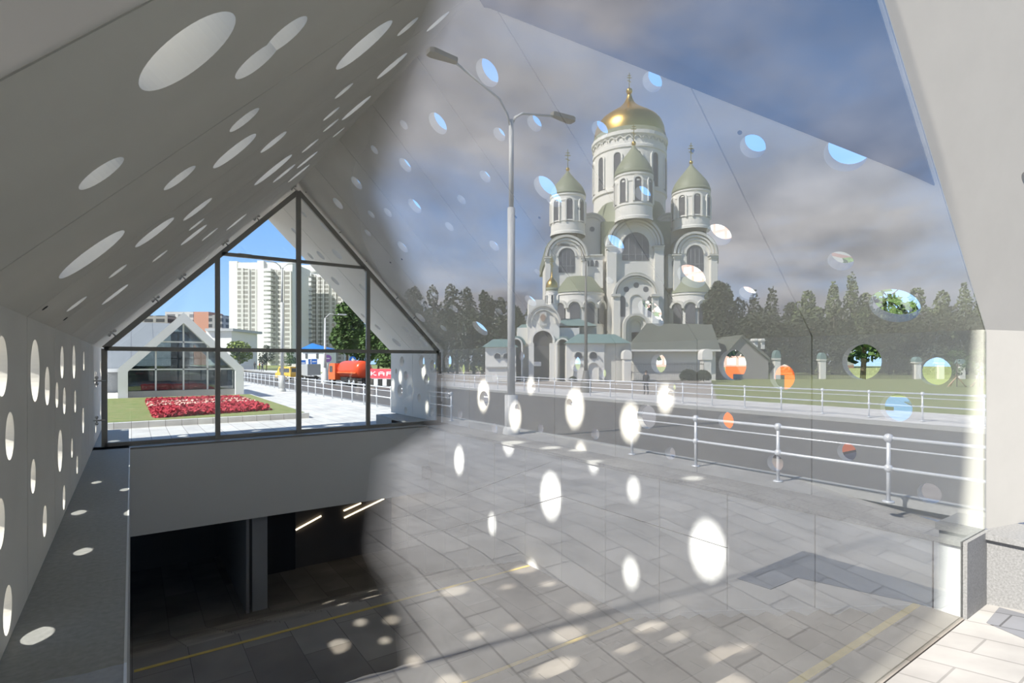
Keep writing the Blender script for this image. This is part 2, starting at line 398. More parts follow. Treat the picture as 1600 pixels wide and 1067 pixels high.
# dark board added to give the darker triangle behind the upper right glass
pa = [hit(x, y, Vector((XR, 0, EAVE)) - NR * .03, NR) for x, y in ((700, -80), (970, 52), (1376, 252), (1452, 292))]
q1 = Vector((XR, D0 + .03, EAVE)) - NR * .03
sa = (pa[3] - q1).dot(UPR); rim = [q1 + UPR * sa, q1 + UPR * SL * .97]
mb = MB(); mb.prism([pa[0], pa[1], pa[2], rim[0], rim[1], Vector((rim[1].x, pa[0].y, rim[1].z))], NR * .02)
DBOARD = mat('dark_board', (0.05, 0.055, 0.06), 0.9)
struct(mb, 'trim_added_dark_board', DBOARD)
# tie-hole plugs in the concrete
for x, y, key in [(1156,207,'sr'),(905,326,'sr'),(843,340,'sr'),(806,339,'sr'),(1082,235,'sr'),(545,418,'sr'),(70,481,'sl'),(102,498,'sl'),(610,410,'sr'),(628,405,'sr')]:
    o, e2, nrm = PL[key][:3]; p = hit(x, y, o, nrm)
    a = Vector((0, 1, 0)); m = MB(); m.prism([p - nrm * .004 + (a * math.cos(t * PI / 6) + e2 * math.sin(t * PI / 6)) * .022 for t in range(12)], nrm * .02)
    struct(m, 'trim_tie_hole', DARK)

# ------------------------------------------------------------------ ledges, beam, cladding, floors
mb = MB(); mb.box((XL - .02, D0 - 3.2, -.16), (-.035, YGLASS + .05, 0)); struct(mb, 'wall_ledge_left', GRANL)
mb = MB(); mb.box((-.035, D0 - 3.2, -2.2), (-.022, YBEAM, .004)); struct(mb, 'trim_ledge_edge', WHITEM)
mb = MB(); mb.box((XL - .02, D0 - 3.2, -3.6), (-.037, YBEAM, -.16)); struct(mb, 'wall_stair_left', BEAM)
mb = MB(); mb.box((XC - .03, D0, -.045), (XR + .02, YGLASS + .05, 0)); struct(mb, 'wall_ledge_right', GRANL)
mb = MB(); mb.box((XC + .02, D0, -3.7), (XR + .1, 14.6, -.045)); struct(mb, 'wall_stair_right', DARK)
mb = MB(); mb.box((XC, YGLASS + .14, GR), (XR + .1, YEND - .35, -.005)); struct(mb, 'wall_ledge_outdoor_right', GRANL)
mb = MB(); mb.box((XL - .1, YGLASS + .14, GR), (-.05, YEND - .35, -.005)); struct(mb, 'wall_ledge_outdoor_left', GRANL)
# granite pier under the flared end
mb = MB(); mb.box((6.5, 1.32, -.9), (XR + .5, D0 - .02, -.06)); mb.box((6.46, 1.30, -.06), (XR + .5, D0 - .015, 0)); mb.box((XC - .02, D0 - .045, -.9), (6.6, D0 - .014, .001)); struct(mb, 'wall_pier_right', GRAN)
# cladding panels: one per column between joints, cut by the slanting and level joints
q0, qq = 1.8757, 1.0465
zdiag = lambda y, c: c - (y - 7.1) * 0.388
groove = 0.008
xs_ = [q0 + i * qq for i in range(0, 10)]
cols = [(D0, xs_[0])] + [(xs_[i], xs_[i + 1]) for i in range(9)] + [(xs_[9], 12.3)] + [(12.3, 13.4), (13.4, 14.5)]
mb = MB()
def cpanel(pts):
    cxm = sum(p[0] for p in pts) / len(pts); czm = sum(p[1] for p in pts) / len(pts)
    q = []
    for y, z in pts: q.append((XC, y + (groove if y < cxm else -groove), z + (groove if z < czm else -groove)))
    mb.prism(q, (.02, 0, 0))
for a, b in cols:
    if b - a < .02: continue
    bot = -3.75
    if b <= 4.1: cpanel([(a, bot), (b, bot), (b, -.05), (a, -.05)])
    elif b <= 7.3:
        cpanel([(a, bot), (b, bot), (b, -.71), (a, -.71)]); cpanel([(a, -.71), (b, -.71), (b, -.05), (a, -.05)])
    else:
        za, zb_ = zdiag(a, -.05), zdiag(b, -.05); ya, yb_ = zdiag(a, -.71), zdiag(b, -.71)
        cpanel([(a, bot - 1), (b, bot - 1), (b, yb_), (a, ya)]); cpanel([(a, ya), (b, yb_), (b, zb_), (a, za)]); cpanel([(a, za), (b, zb_), (b, -.05), (a, -.05)])
struct(mb, 'wall_cladding_right', CLAD)
# beam over the underpass with its dark shadow gap and sill
mb = MB(); mb.box((-.03, YBEAM, -1.63), (XC + .02, YBEAM + .3, -.035)); struct(mb, 'wall_beam', BEAM)
mb = MB(); mb.box((-.6, YBEAM + .03, -.035), (XR, YBEAM + .3, -.012)); mb.box((XL, YBEAM + .02, -.012), (XR, YGLASS + .12, 0.0)); struct(mb, 'trim_sill', STEEL)
# stair floor
mb = MB()
n = 12; dy = (5.55 - 1.97) / n; dz = (-.67 - FLOOR) / n
for i in range(n):
    mb.box((-.035, 1.97 + i * dy, FLOOR - .4), (XC, 1.97 + (i + 1) * dy, -.67 - (i + 1) * dz + (0 if i < n - 1 else 0)))
mb.box((-.035, 1.64, -1.2), (XC, 1.97, -.67))
struct(mb, 'floor_stairs_up', FLOORM)
mb = MB(); mb.box((-.035, 5.5, FLOOR - .35), (XC, 8.3, FLOOR)); struct(mb, 'floor_landing', FLOORM)
mb = MB()
for i in range(12): mb.box((-.035, 8.3 + i * .32, FLOOR - .12 * (i + 1) - .4), (XC, 8.3 + (i + 1) * .32, FLOOR - .12 * (i + 1)))
mb.box((-.035, 12.14, FLOOR - 2), (XC, 17, FLOOR - 1.52)); struct(mb, 'floor_stairs_down', FLOORM)
mb = MB(); mb.prism([(XC - .012, 1.97, -.90), (XC - .012, 1.97, -.665), (XC - .012, 5.6, FLOOR + .03), (XC - .012, 5.6, FLOOR - .1)], (.012, 0, 0)); mb.prism([(XC - .012, 8.3, FLOOR + .01), (XC - .012, 12.14, FLOOR - 1.42), (XC - .012, 12.14, FLOOR - 1.6), (XC - .012, 8.3, FLOOR - .2)], (.012, 0, 0)); struct(mb, 'trim_skirting', CLAD)
for i, (y, z) in enumerate([(8.0, FLOOR), (5.50, FLOOR), (1.99, -.67)]):
    mb = MB(); mb.box((.02, y - .03, z), (XC - .02, y + .03, z + .004)); struct(mb, 'trim_yellow_line', YEL)
# underpass
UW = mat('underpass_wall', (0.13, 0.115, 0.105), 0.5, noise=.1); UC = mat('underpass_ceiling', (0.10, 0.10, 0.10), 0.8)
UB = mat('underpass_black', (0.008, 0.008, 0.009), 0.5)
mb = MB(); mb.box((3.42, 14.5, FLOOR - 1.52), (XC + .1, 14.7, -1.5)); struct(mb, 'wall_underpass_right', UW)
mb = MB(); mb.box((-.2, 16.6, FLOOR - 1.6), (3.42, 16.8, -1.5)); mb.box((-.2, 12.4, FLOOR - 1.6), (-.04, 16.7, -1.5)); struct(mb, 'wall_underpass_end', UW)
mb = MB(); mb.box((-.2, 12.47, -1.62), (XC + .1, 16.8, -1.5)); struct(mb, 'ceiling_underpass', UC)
p1 = hy(391, 945, 12.5); p2 = hy(418, 942, 12.5)
cb = FLOOR - 1.52
mb = MB(); mb.box((p1.x + .04, 12.5, cb), (p2.x, 12.85, -1.62)); struct(mb, 'wall_pier_end', mat('pier_grey', (0.42, 0.43, 0.45), .5))
mb = MB(); mb.box((p1.x - .08, 12.48, cb), (p1.x - .02, 16.6, -1.62)); struct(mb, 'wall_partition', mat('partition_grey', (0.34, 0.34, 0.35), .35))
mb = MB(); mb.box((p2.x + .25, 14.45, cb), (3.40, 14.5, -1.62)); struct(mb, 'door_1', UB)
LAMP = mat('warm_tube_light', (1, .9, .75), .5, emit=(1.0, 0.82, 0.58), es=1.6)
for i, (x0, y0, x1, y1) in enumerate([(462,828,502,806), (538,809,600,779), (537,798,564,786)]):
    a = hy(x0, y0, 14.47); b = hy(x1, y1, 14.47); a.z = min(a.z, -1.66); b.z = min(b.z, -1.64)
    m = MB(); m.tube([a, b], .022, 8)
    m.build('wall_tube_light', LAMP, label=['slanting warm tube light nearest the dark pier in the underpass', 'longest slanting warm tube light in the underpass, lower of the pair', 'short slanting warm tube light above the longest one in the underpass'][i], category='light', group='slanting tube lights in the underpass')

# ------------------------------------------------------------------ glazing
# near pane: mirror-like coating on the outer face
NG = glass_mat('near_glass_coated', 0.32, (0.96, 0.975, 0.97), (0.97, 0.98, 1.0)); CLR = glass_mat('clear_glass', 0.0, (0.97, 0.985, 0.98))
pts = [(-.03, -.67), (XC - .0, -.67), (XC, .0), (XR - .004, .0), (XR - .004, EAVE), (XM, RIDGE - .005), (XL + .004, EAVE), (XL + .004, .0), (-.03, .0)]
pts = [(x, z) for x, z in pts]
mb = MB(); mb.prism([(x, D0 - .012, z) for x, z in pts], (0, .012, 0))
g = mb.build('window_1', [NG, CLR], None, kind='structure')
for p in g.data.polygons: p.material_index = 0 if p.normal.y < -0.9 else 1
# far gable glazing
xl, xr, xa = hy(163, 600, YGLASS).x, hy(686, 600, YGLASS).x, hy(466.5, 400, YGLASS).x
x1, x2 = hy(340, 500, YGLASS).x, hy(575, 500, YGLASS).x
ZE = hy(163, 544.5, YGLASS).z; ZA = hy(466, 299, YGLASS).z; ZT = hy(466, 408, YGLASS).z
def zs(x): return ZE + (ZA - ZE) * (1 - abs(x - xa) / (xa - xl if x < xa else xr - xa))
win = thing('window_2', 'far gable', 'window', (XM, YGLASS, 0)); del win['label']; del win['category']; win['kind'] = 'structure'
fr = .05
mb = MB()
def bar(a, b, w=.045, dep=.07):
    a = Vector(a); b = Vector(b); d = (b - a).normalized(); s_ = Vector((0, 1, 0)).cross(d).normalized() * w
    mb.prism([a - s_, b - s_, b + s_, a + s_], (0, dep, 0))
Y = YGLASS
bar((xl, Y, 0.02), (xr, Y, 0.02), .05); bar((xl, Y, 0), (xl, Y, ZE)); bar((xr, Y, 0), (xr, Y, ZE), .06); bar((xl, Y, ZE), (xa, Y, ZA), .05); bar((xr, Y, ZE), (xa, Y, ZA), .05)
mb.build('frame', STEEL, win)
mb = MB(); bar((xa, Y - .03, 0), (xa, Y - .03, ZA), .05); bar((x1, Y - .03, 0), (x1, Y - .03, zs(x1)), .045); bar((x2, Y - .03, 0), (x2, Y - .03, zs(x2)), .045); mb.build('mullion', STEEL, win)
zl = lambda z: xl + (z - ZE) / (ZA - ZE) * (xa - xl)
mb = MB(); bar((xl, Y, ZE), (xr, Y, ZE), .04); bar((zl(ZT), Y, ZT), (xa + (xa - zl(ZT)), Y, ZT), .035); mb.build('transom', STEEL, win)
mb = MB(); mb.prism([(xl, Y + .03, 0), (xr, Y + .03, 0), (xr, Y + .03, ZE), (xa, Y + .03, ZA), (xl, Y + .03, ZE)], (0, .004, 0))
mb.build('pane', glass_mat('far_glass', 0.04, (0.97, 0.98, 0.985)), win)
# pin fixings between the far frame and the concrete
for i, (x, y) in enumerate([(482,297),(535,360),(576,405),(623,463),(650,494),(687,532),(459,293),(401,340),(352,379),(285,432),(243,467),(175,520),(690,585),(690,632),(151,595),(151,657)]):
    p = hy(x, y, YGLASS - .05); m = MB()
    if 12 <= i: d = Vector((1, 0, 0))
    else: d = (NR if i < 6 else NL)
    t = d.cross(Vector((0, 1, 0)))
    m.tube([p - d * .09, p + d * .13], .014); m.tube([p - t * .06, p + t * .06], .012); m.ball(p - t * .06, .028, 8); m.ball(p + t * .06, .028, 8)
    m.build('pin_fixing', CHROME, win)
# added black sheet behind the camera, keeps reflections off the left glass
def reflection_blocker():
    m = bpy.data.materials.new('blocker_black'); m.use_nodes = True; t = m.node_tree
    for n in list(t.nodes): t.nodes.remove(n)
    o = t.nodes.new('ShaderNodeOutputMaterial'); a = t.nodes.new('ShaderNodeBsdfTransparent'); d = t.nodes.new('ShaderNodeBsdfDiffuse'); d.inputs[0].default_value = (.012, .012, .012, 1)
    x = t.nodes.new('ShaderNodeMixShader'); u = t.nodes.new('ShaderNodeUVMap'); s = t.nodes.new('ShaderNodeSeparateXYZ')
    n = t.nodes.new('ShaderNodeTexNoise'); n.inputs['Scale'].default_value = 3.0
    ad = t.nodes.new('ShaderNodeMath'); ad.operation = 'ADD'
    mr = t.nodes.new('ShaderNodeMapRange'); mr.interpolation_type = 'SMOOTHSTEP'
    mr.inputs['From Min'].default_value = 1.32; mr.inputs['From Max'].default_value = 0.94; mr.inputs['To Min'].default_value = 0; mr.inputs['To Max'].default_value = 1
    t.links.new(u.outputs[0], s.inputs[0]); t.links.new(u.outputs[0], n.inputs['Vector'])
    mu = t.nodes.new('ShaderNodeMath'); mu.operation = 'MULTIPLY'; mu.inputs[1].default_value = .30
    t.links.new(n.outputs['Fac'], mu.inputs[0]); t.links.new(mu.outputs[0], ad.inputs[0]); t.links.new(s.outputs[0], ad.inputs[1])
    t.links.new(ad.outputs[0], mr.inputs['Value'])
    t.links.new(mr.outputs[0], x.inputs[0]); t.links.new(a.outputs[0], x.inputs[1]); t.links.new(d.outputs[0], x.inputs[2]); t.links.new(x.outputs[0], o.inputs[0])
    YC = -.12
    ctl = sorted((q.z, q.x) for q in (hy(x, y, 2 * D0 - YC) for x, y in ((690, 0), (668, 60), (612, 200), (590, 310), (640, 440), (672, 540), (690, 600), (684, 660), (604, 710), (590, 850), (640, 960), (660, 1100))))  # outline of the unreflecting area, put into the sheet's shape
    def cedge(Z):
        if Z <= ctl[0][0]: return ctl[0][1]
        for (za, xa_), (zb, xb_) in zip(ctl, ctl[1:]):
            if Z <= zb: return xa_ + (xb_ - xa_) * (Z - za) / (zb - za)
        return ctl[-1][1] + .15 * (Z - ctl[-1][0])
    vs, fs, uv = [], [], []
    nx, nz = 110, 60; x0, x1, z0, z1 = XL - .7, 2.3, -.42, 4.75
    for i in range(nx + 1):
        X = x0 + (x1 - x0) * i / nx; top = z1
        for j in range(nz + 1):
            Z = z0 + (top - z0) * j / nz
            vs.append((X + .02 * math.sin(Z * 2), YC + (X - .7) * .0963 + .008 * math.sin(X * 24), Z))
            edge = cedge(Z)
            uv.append(((X - edge) + 1.0, Z * .2))
    for i in range(nx):
        for j in range(nz): fs.append((i * (nz + 1) + j, (i + 1) * (nz + 1) + j, (i + 1) * (nz + 1) + j + 1, i * (nz + 1) + j + 1))
    r = thing('reflection_blocker', 'added black sheet on a pole behind the camera, blocking reflections in the near glass', 'reflection_blocker', (.7, YC, GR))
    mb = MB(); mb.add(vs, fs, True); c = mb.build('blocker_sheet', m, r, norm=False)
    ul = c.data.uv_layers.new(name='UVMap')
    for l in c.data.loops: ul.data[l.index].uv = uv[l.vertex_index]
    mb = MB(); yy = lambda x: YC + (x - .7) * .0963
    mb.tube([(x0 - .1, yy(x0 - .1), z1 + .01), (2.3, yy(2.3), z1 + .01)], .012); mb.tube([(x0 - .1, yy(x0 - .1), GR), (x0 - .1, yy(x0 - .1), z1 + .01)], .016); mb.build('blocker_pole', DARK, r)
reflection_blocker()

# ------------------------------------------------------------------ ground outside
def ground(name, m, pts, z, th=.1):
    mb = MB(); mb.prism([(x, y, z - th) for x, y in pts], (0, 0, th)); return struct(mb, name, m)
RAILX, KERBX, FRAILX, LAWNX = 8.2, 19.2, 20.2, 24.0
# plaza in front of and behind the pavilion, with the stairwell left open
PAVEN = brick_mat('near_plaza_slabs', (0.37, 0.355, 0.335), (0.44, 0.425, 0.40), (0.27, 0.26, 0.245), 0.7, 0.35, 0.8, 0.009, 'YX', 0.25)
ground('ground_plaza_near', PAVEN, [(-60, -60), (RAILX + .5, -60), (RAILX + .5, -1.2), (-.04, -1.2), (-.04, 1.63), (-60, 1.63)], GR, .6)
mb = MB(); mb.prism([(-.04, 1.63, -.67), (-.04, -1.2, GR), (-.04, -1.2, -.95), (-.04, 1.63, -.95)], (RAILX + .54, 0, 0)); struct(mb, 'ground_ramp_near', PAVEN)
ground('ground_plaza_left', PAVE, [(-60, 1.63), (XL - .12, 1.63), (XL - .12, YGLASS), (-60, YGLASS)], GR, .6)
ground('ground_walk_right', PAVE, [(XR + .12, 1.63), (RAILX + .5, 1.63), (RAILX + .5, YGLASS + .1), (XR + .12, YGLASS + .1)], GR, .6)
ground('ground_plaza_far', PAVE, [(-60, YGLASS + .1), (RAILX + .5, YGLASS + .1), (RAILX + .5, 200), (-60, 200)], GR, .06)
ground('road', ASPH, [(RAILX + .5, -260), (KERBX, -260), (KERBX, 320), (RAILX + .5, 320)], GR - .12)
ground('ground_walk_across', PAVE, [(KERBX + .0, -260), (LAWNX, -260), (LAWNX, 320), (KERBX, 320)], GR - .02)
ground('ground_forecourt_across', mat('brown_paving', (0.42, 0.37, 0.32), .9, noise=.15), [(LAWNX, 2 * D0 - 16.5), (52, 2 * D0 - 36.5), (52, 2 * D0 - 150), (LAWNX, 2 * D0 - 150)], GR - .025, .05)
mb = MB(); mb.box((RAILX + .42, -120, GR - .12), (RAILX + .58, 120, GR + .02)); mb.box((KERBX - .12, -120, GR - .12), (KERBX + .05, 120, GR + .01)); struct(mb, 'kerb', GRANL)
ground('ground_lawn_across', GRASS, [(LAWNX, -260), (240, -260), (240, 320), (LAWNX, 320)], GR - .03)
ground('ground_field_left', GRASS, [(-400, -400), (-60, -400), (-60, 500), (-400, 500)], GR - .03)
ground('ground_field_behind', GRASS, [(-60, -400), (RAILX + .5, -400), (RAILX + .5, -60), (-60, -60)], GR - .03)
ground('ground_field_ahead', GRASS, [(-60, 200), (RAILX + .5, 200), (RAILX + .5, 500), (-60, 500)], GR - .03)
# dark angle of paving in the plaza (seen mirrored)
UZ0 = Vector((0, 0, 1))
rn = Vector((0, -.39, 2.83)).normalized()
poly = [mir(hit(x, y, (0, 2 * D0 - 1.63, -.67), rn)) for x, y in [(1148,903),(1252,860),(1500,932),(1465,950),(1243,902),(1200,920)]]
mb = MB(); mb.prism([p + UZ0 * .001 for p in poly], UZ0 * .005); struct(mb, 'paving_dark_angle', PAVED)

# ------------------------------------------------------------------ builders for the street
def leaves(mb, c, rad, n, size, rng, bottom=0.0):
    for _ in range(n):
        while True:
            v = Vector((rng.uniform(-1, 1), rng.uniform(-1, 1), rng.uniform(-1, 1)))
            if 0.25 < v.length < 1: break
        v = v.normalized() * (v.length ** 0.4)
        p = Vector((c[0] + v.x * rad[0], c[1] + v.y * rad[1], c[2] + v.z * rad[2]))
        if p.z < bottom: continue
        a = Vector((rng.gauss(0, 1), rng.gauss(0, 1), rng.gauss(0, 1))).normalized(); b = a.orthogonal().normalized(); s = size * rng.uniform(.6, 1.4)
        mb.add([p - a * s, p + b * s * .7, p + a * s, p - b * s * .7], [(0, 1, 2, 3)])
def make_tree(label, loc, h, w, m, seed, group=None, kind='round', leafn=1500, trunk=True, name='tree'):
    rng = random.Random(seed); loc = Vector(loc)
    t = thing(name, label, 'tree', loc, group)
    if trunk:
        mb = MB(); mb.tube([loc, loc + Vector((.05 * w, 0, h * .35)), loc + Vector((0, .04 * w, h * .8))], h * .022, 7, h * .006)
        for k in range(5):
            a = rng.uniform(0, 6.3); z = h * rng.uniform(.3, .65); mb.tube([loc + Vector((0, 0, z)), loc + Vector((math.cos(a) * w * .3, math.sin(a) * w * .3, z + h * .18))], h * .008, 5, h * .003)
        mb.build('trunk', BARK, t)
    mb = MB(); nb = 9
    sz = max(.12, w * .045)
    if kind == 'low':
        for k in range(10):
            a = rng.uniform(0, 6.3); r = w * .3
            leaves(mb, loc + Vector((math.cos(a) * w * .25, math.sin(a) * w * .25, h * (.12 + .075 * k))), (r, r, h * .16), leafn // 10, sz, rng)
    elif kind == 'cone':
        nb = 18
        for k in range(nb):
            f = k / (nb - 1); r = w * .62 * (1 - f * .8)
            leaves(mb, loc + Vector((rng.uniform(-.1, .1) * r, rng.uniform(-.1, .1) * r, h * (.10 + .86 * f))), (r, r, h * .09), int(leafn / nb * (1.5 - f)), sz, rng)
    else:
        for k in range(nb):
            a = rng.uniform(0, 6.3); f = rng.uniform(0, 1); r = w / 2 * .55
            c = loc + Vector((math.cos(a) * w * .26 * (1 - f * .5), math.sin(a) * w * .26 * (1 - f * .5), h * (.36 + .46 * f)))
            leaves(mb, c, (r, r, h * .17), leafn // nb, sz, rng)
        leaves(mb, loc + Vector((0, 0, h * .86)), (w * .2, w * .2, h * .13), leafn // 8, sz, rng)
    mb.build('crown', m, t, norm=False)
    return t
def wheel(parent, p, r, wd, axis='X'):
    mb = MB(); mb.lathe([(r * .62, -wd / 2), (r * .95, -wd / 2), (r, -wd * .35), (r, wd * .35), (r * .95, wd / 2), (r * .62, wd / 2), (r * .62, -wd / 2)], p, 20, axis)
    w = mb.build('wheel', RUB, parent)
    mb = MB(); mb.lathe([(0, -wd * .4), (r * .62, -wd * .4), (r * .62, wd * .4), (0, wd * .4)], p, 12, axis); mb.build('hub', GREYP, w)
def railing(name, label, X, ys, base, mir_=False, group=None):
    f = mir if mir_ else (lambda p: Vector(p))
    y0, y1 = min(ys), max(ys); o = f((X, ys[0], base)); t = thing(name, label, 'railing', o, group)
    H_ = .85
    for nm, z, r in (('top_rail', H_, .024), ('upper_rail', H_ - .14, .012), ('middle_rail', .45, .022)):
        mb = MB(); mb.tube([f((X, y0, base + z)), f((X, y1, base + z))], r, 8); mb.build(nm, RAILM, t)
    p0 = None
    for y in ys:
        c = f((X, y, base))
        if p0 is None:
            mb = MB(); mb.tube([c, c + Vector((0, 0, H_))], .026, 8); mb.ball(c + Vector((0, 0, H_)), .06, 10); mb.ball(c + Vector((0, 0, .45)), .055, 10)
            mb.lathe([(0, 0), (.07, 0), (.07, .02), (0, .02)], c, 10)
            p0 = mb.build('post', RAILM, t); c0 = c
        else:
            q = p0.copy(); COL.objects.link(q); q.location = c - c0
    return t
# posts at 1.5 m, measured along the kerb
def ygrid(px): return hx(px, 700, RAILX).y
yv = [ygrid(1385) + i * 1.5 for i in range(-1, 34)]
railing('roadside_railing', 'pale steel railing with ball joints along the near kerb, mirrored, nearest stretch', RAILX, yv[:5], GR, True)
railing('roadside_railing', 'more distant stretch of the near kerb railing, mirrored behind the tall lamp', RAILX, yv[9:], GR, True)
yd = [ygrid(611) + i * 1.5 for i in range(-8, 26)]
railing('roadside_railing', 'pale steel railing along the kerb beyond the far gable', RAILX, yd, GR)
yf = [hz(1360, 651).y + i * 1.5 for i in range(-4, 42)]
railing('roadside_railing', 'pale steel railing across the road beside the lawn, mirrored in the glass', FRAILX, yf, GR, True)

# ------------------------------------------------------------------ street lamps
def lamp_head(mb, p, d):
    d = Vector(d).normalized(); s = Vector((-d.y, d.x, 0))
    a = p; b = p + d * .75
    mb.prism([a - s * .07, a + s * .07, b + s * .15 - d * .1, b + s * .1, b - s * .1, b - s * .15 - d * .1], (0, 0, .11))
LH = mat('lamp_housing', (0.20, 0.19, 0.17), .6); LP = mat('lamp_post_grey', (0.50, 0.50, 0.49), .5)
def double_lamp(label, base, h, arms, f=lambda p: Vector(p), fat=.085):
    b = f(base); t = thing('street_lamp', label, 'street lamp', b)
    mb = MB(); z0 = b.z
    mb.tube([b, b + Vector((0, 0, 1.0))], fat * 2.0, 14); mb.lathe([(fat * 2.6, 0), (fat * 2.6, .12), (fat * 2, .2)], b, 14); mb.build('base', LP, t)
    mb = MB(); mb.tube([b + Vector((0, 0, 1.0)), b + Vector((0, 0, h * .72))], fat * 1.15, 12); mb.tube([b + Vector((0, 0, h * .72)), b + Vector((0, 0, h))], fat * .75, 12); mb.build('pole', LP, t)
    for dx, dz in arms:
        e = b + Vector((dx, 0, h + dz)); mb = MB()
        top = b + Vector((0, 0, h - .25)); sgn = 1 if dx > 0 else -1
        mb.tube([top, top + Vector((sgn * .12, 0, .35)), top + Vector((sgn * .35, 0, .35 + dz * .35)), e], .032, 8)
        a = mb.build('arm', LP, t)
        mb = MB(); lamp_head(mb, e, (sgn, 0, 0)); mb.build('lamp_head', LH, a)
    return t
pb = hz(798, 680); pb.x = 8.0; pb.y = pb.y
Dl = (hx(798, 680, 8.0)); pb = Vector((8.0, Dl.y, GR))
double_lamp('tall grey double-armed street lamp on the near kerb, mirrored beside the church', pb, 8.05, [(-1.6, .95), (1.35, .45)], mir)
pl = hx(441, 617, 7.6); double_lamp('pale double-armed street lamp standing at the far walkway edge', (7.6, pl.y, GR), 7.6, [(-1.7, .5), (1.7, .5)])
def post_lamp(label, base, h, arm, f=lambda p: Vector(p), m=LP):
    b = f(base); t = thing('street_lamp', label, 'street lamp', b)
    mb = MB(); mb.lathe([(.34, 0), (.34, .5), (.22, .9), (.16, 1.3)], b, 12); mb.build('base', m, t)
    mb = MB(); mb.tube([b + Vector((0, 0, 1.2)), b + Vector((0, 0, h * .6)), b + Vector((0, 0, h))], .12, 10, .05); mb.build('pole', m, t)
    e = b + Vector(arm) + Vector((0, 0, h)); mb = MB(); mb.tube([b + Vector((0, 0, h)), b + Vector(arm) * .35 + Vector((0, 0, h + arm[2] * .8)), e], .03, 6); a = mb.build('arm', m, t)
    mb = MB(); lamp_head(mb, e, (arm[0], arm[1], 0)); mb.build('lamp_head', m, a)
c = at(915, 612, 33.0)
post_lamp('dark ornate street lamp in front of the gatehouse, mirrored in the glass', (c.x, c.y, GR), 7.9, (-1.2, -.2, .8), mir, LH)
c = hz(508, 598); post_lamp('white single-armed street lamp in front of the dark trees', (c.x, c.y, GR), 5.6, (1.2, .2, .35), m=WHITEM)

# ------------------------------------------------------------------ lawn bed and walk ahead of the far gable
C1, C2, C3 = hz(163, 668), hz(489, 655), hz(386, 621)
ya, yb = (C1.y + C2.y) / 2 - .1, C3.y
mb = MB(); Kx0, Kx1 = -2.2, hz(489, 655).x
bed = [(hx(175, 660, -.45).x if False else -.6, ya), (Kx1, ya), (hz(386, 620).x, yb), (-1.3, yb)]
mb.prism([(x, y, GR) for x, y in [(-.9, ya), (Kx1, ya), (hz(386, 620).x + .1, yb), (-1.4, yb)]], (0, 0, .17)); struct(mb, 'kerb_lawn', PAVE)
def inset(k):
    cxm, cym = 2.2, (ya + yb) / 2
    return [(cxm + (x - cxm) * k, cym + (y - cym) * k) for x, y in [(-.9, ya), (Kx1, ya), (hz(386, 620).x + .1, yb), (-1.4, yb)]]
mb = MB(); mb.prism([(x, y, GR + .1) for x, y in inset(.965)], (0, 0, .08)); g = mb.build('lawn', GRASS, None); g['kind'] = 'stuff'; g['label'] = 'dry green lawn strip framed by pale kerbs beyond the far gable'; g['category'] = 'lawn'
rng = random.Random(5)
q = [hz(228, 627, GR + .2), hz(372, 622, GR + .2), hz(424, 640, GR + .2), hz(239, 653, GR + .2)]
FLR = mat('crimson_petals', (0.55, 0.035, 0.06), .8, noise=.45, nscale=2); FLP = mat('cream_petals', (0.85, 0.62, 0.5), .8)
def quadpt(u, v): return (q[0] * (1 - u) + q[1] * u) * (1 - v) + (q[3] * (1 - u) + q[2] * u) * v
def flowers(band, n, m, nm, lab):
    mb = MB()
    for _ in range(n):
        u, v = rng.random(), band(rng)
        p = quadpt(u, v); p.z = GR + .18 + rng.uniform(0, .16); a = Vector((rng.gauss(0, 1), rng.gauss(0, 1), rng.gauss(0, .6))).normalized(); b = a.orthogonal().normalized(); s = rng.uniform(.03, .065)
        mb.add([p - a * s, p + b * s, p + a * s, p - b * s], [(0, 1, 2, 3)])
    o = mb.build(nm, m, None, norm=False); o['kind'] = 'stuff'; o['label'] = lab; o['category'] = 'flowers'
flowers(lambda r: r.random(), 16000, FLR, 'red_flowers', 'crimson flowers massed on the lawn beyond the far gable')
flowers(lambda r: min(1, max(0, r.choice((.33, .52)) + r.gauss(0, .035))), 3200, FLP, 'cream_flowers', 'cream flowers in two bands across the crimson bed')

# second pavilion, the same gable seen end on
P2Y = hz(381, 621).y; P2L, P2R = hy(184, 600, P2Y).x, hy(381, 600, P2Y).x; P2M = hy(287, 500, P2Y).x
z_e, z_r = hy(381, 575, P2Y).z, hy(288, 488, P2Y).z
t = thing('gabled_pavilion', 'white gabled glass pavilion standing behind the crimson flower bed', 'pavilion', (P2M, P2Y, GR))
w = .38; LEN = 8
def gable(x0, x1, xm, ze, zr, ww): return [(x0, GR), (x0, ze), (xm, zr), (x1, ze), (x1, GR)], [(x0 + ww, GR), (x0 + ww, ze - ww * .35), (xm, zr - ww * 1.35), (x1 - ww, ze - ww * .35), (x1 - ww, GR)]
A, B = gable(P2L, P2R, P2M, z_e, z_r, w)
PW = mat('pavilion_white', (0.83, 0.83, 0.82), .7); DG = mat('pavilion_dark_panel', (0.05, 0.055, 0.06), .4); TG = glass_mat('pavilion_glass', .13, (.55, .62, .62)); INT = mat('pavilion_interior', (0.55, 0.58, 0.59), .6)
mb = MB(); mb.strip([(x, P2Y, z) for x, z in A], [(x, P2Y, z) for x, z in B], (0, .5, 0)); mb.build('gable_frame', PW, t)
mb = MB(); mb.strip([(x, P2Y + .5, z) for x, z in A], [(x + (.1 if x < P2M else (-.1 if x > P2M else 0)), P2Y + .5, z - (.13 if z > GR else 0)) for x, z in A], (0, LEN, 0)); mb.build('shell', PW, t)
mb = MB(); mb.prism([(x, P2Y + .55, z) for x, z in B], (0, .02, 0)); mb.build('glazing', TG, t)
mb = MB()
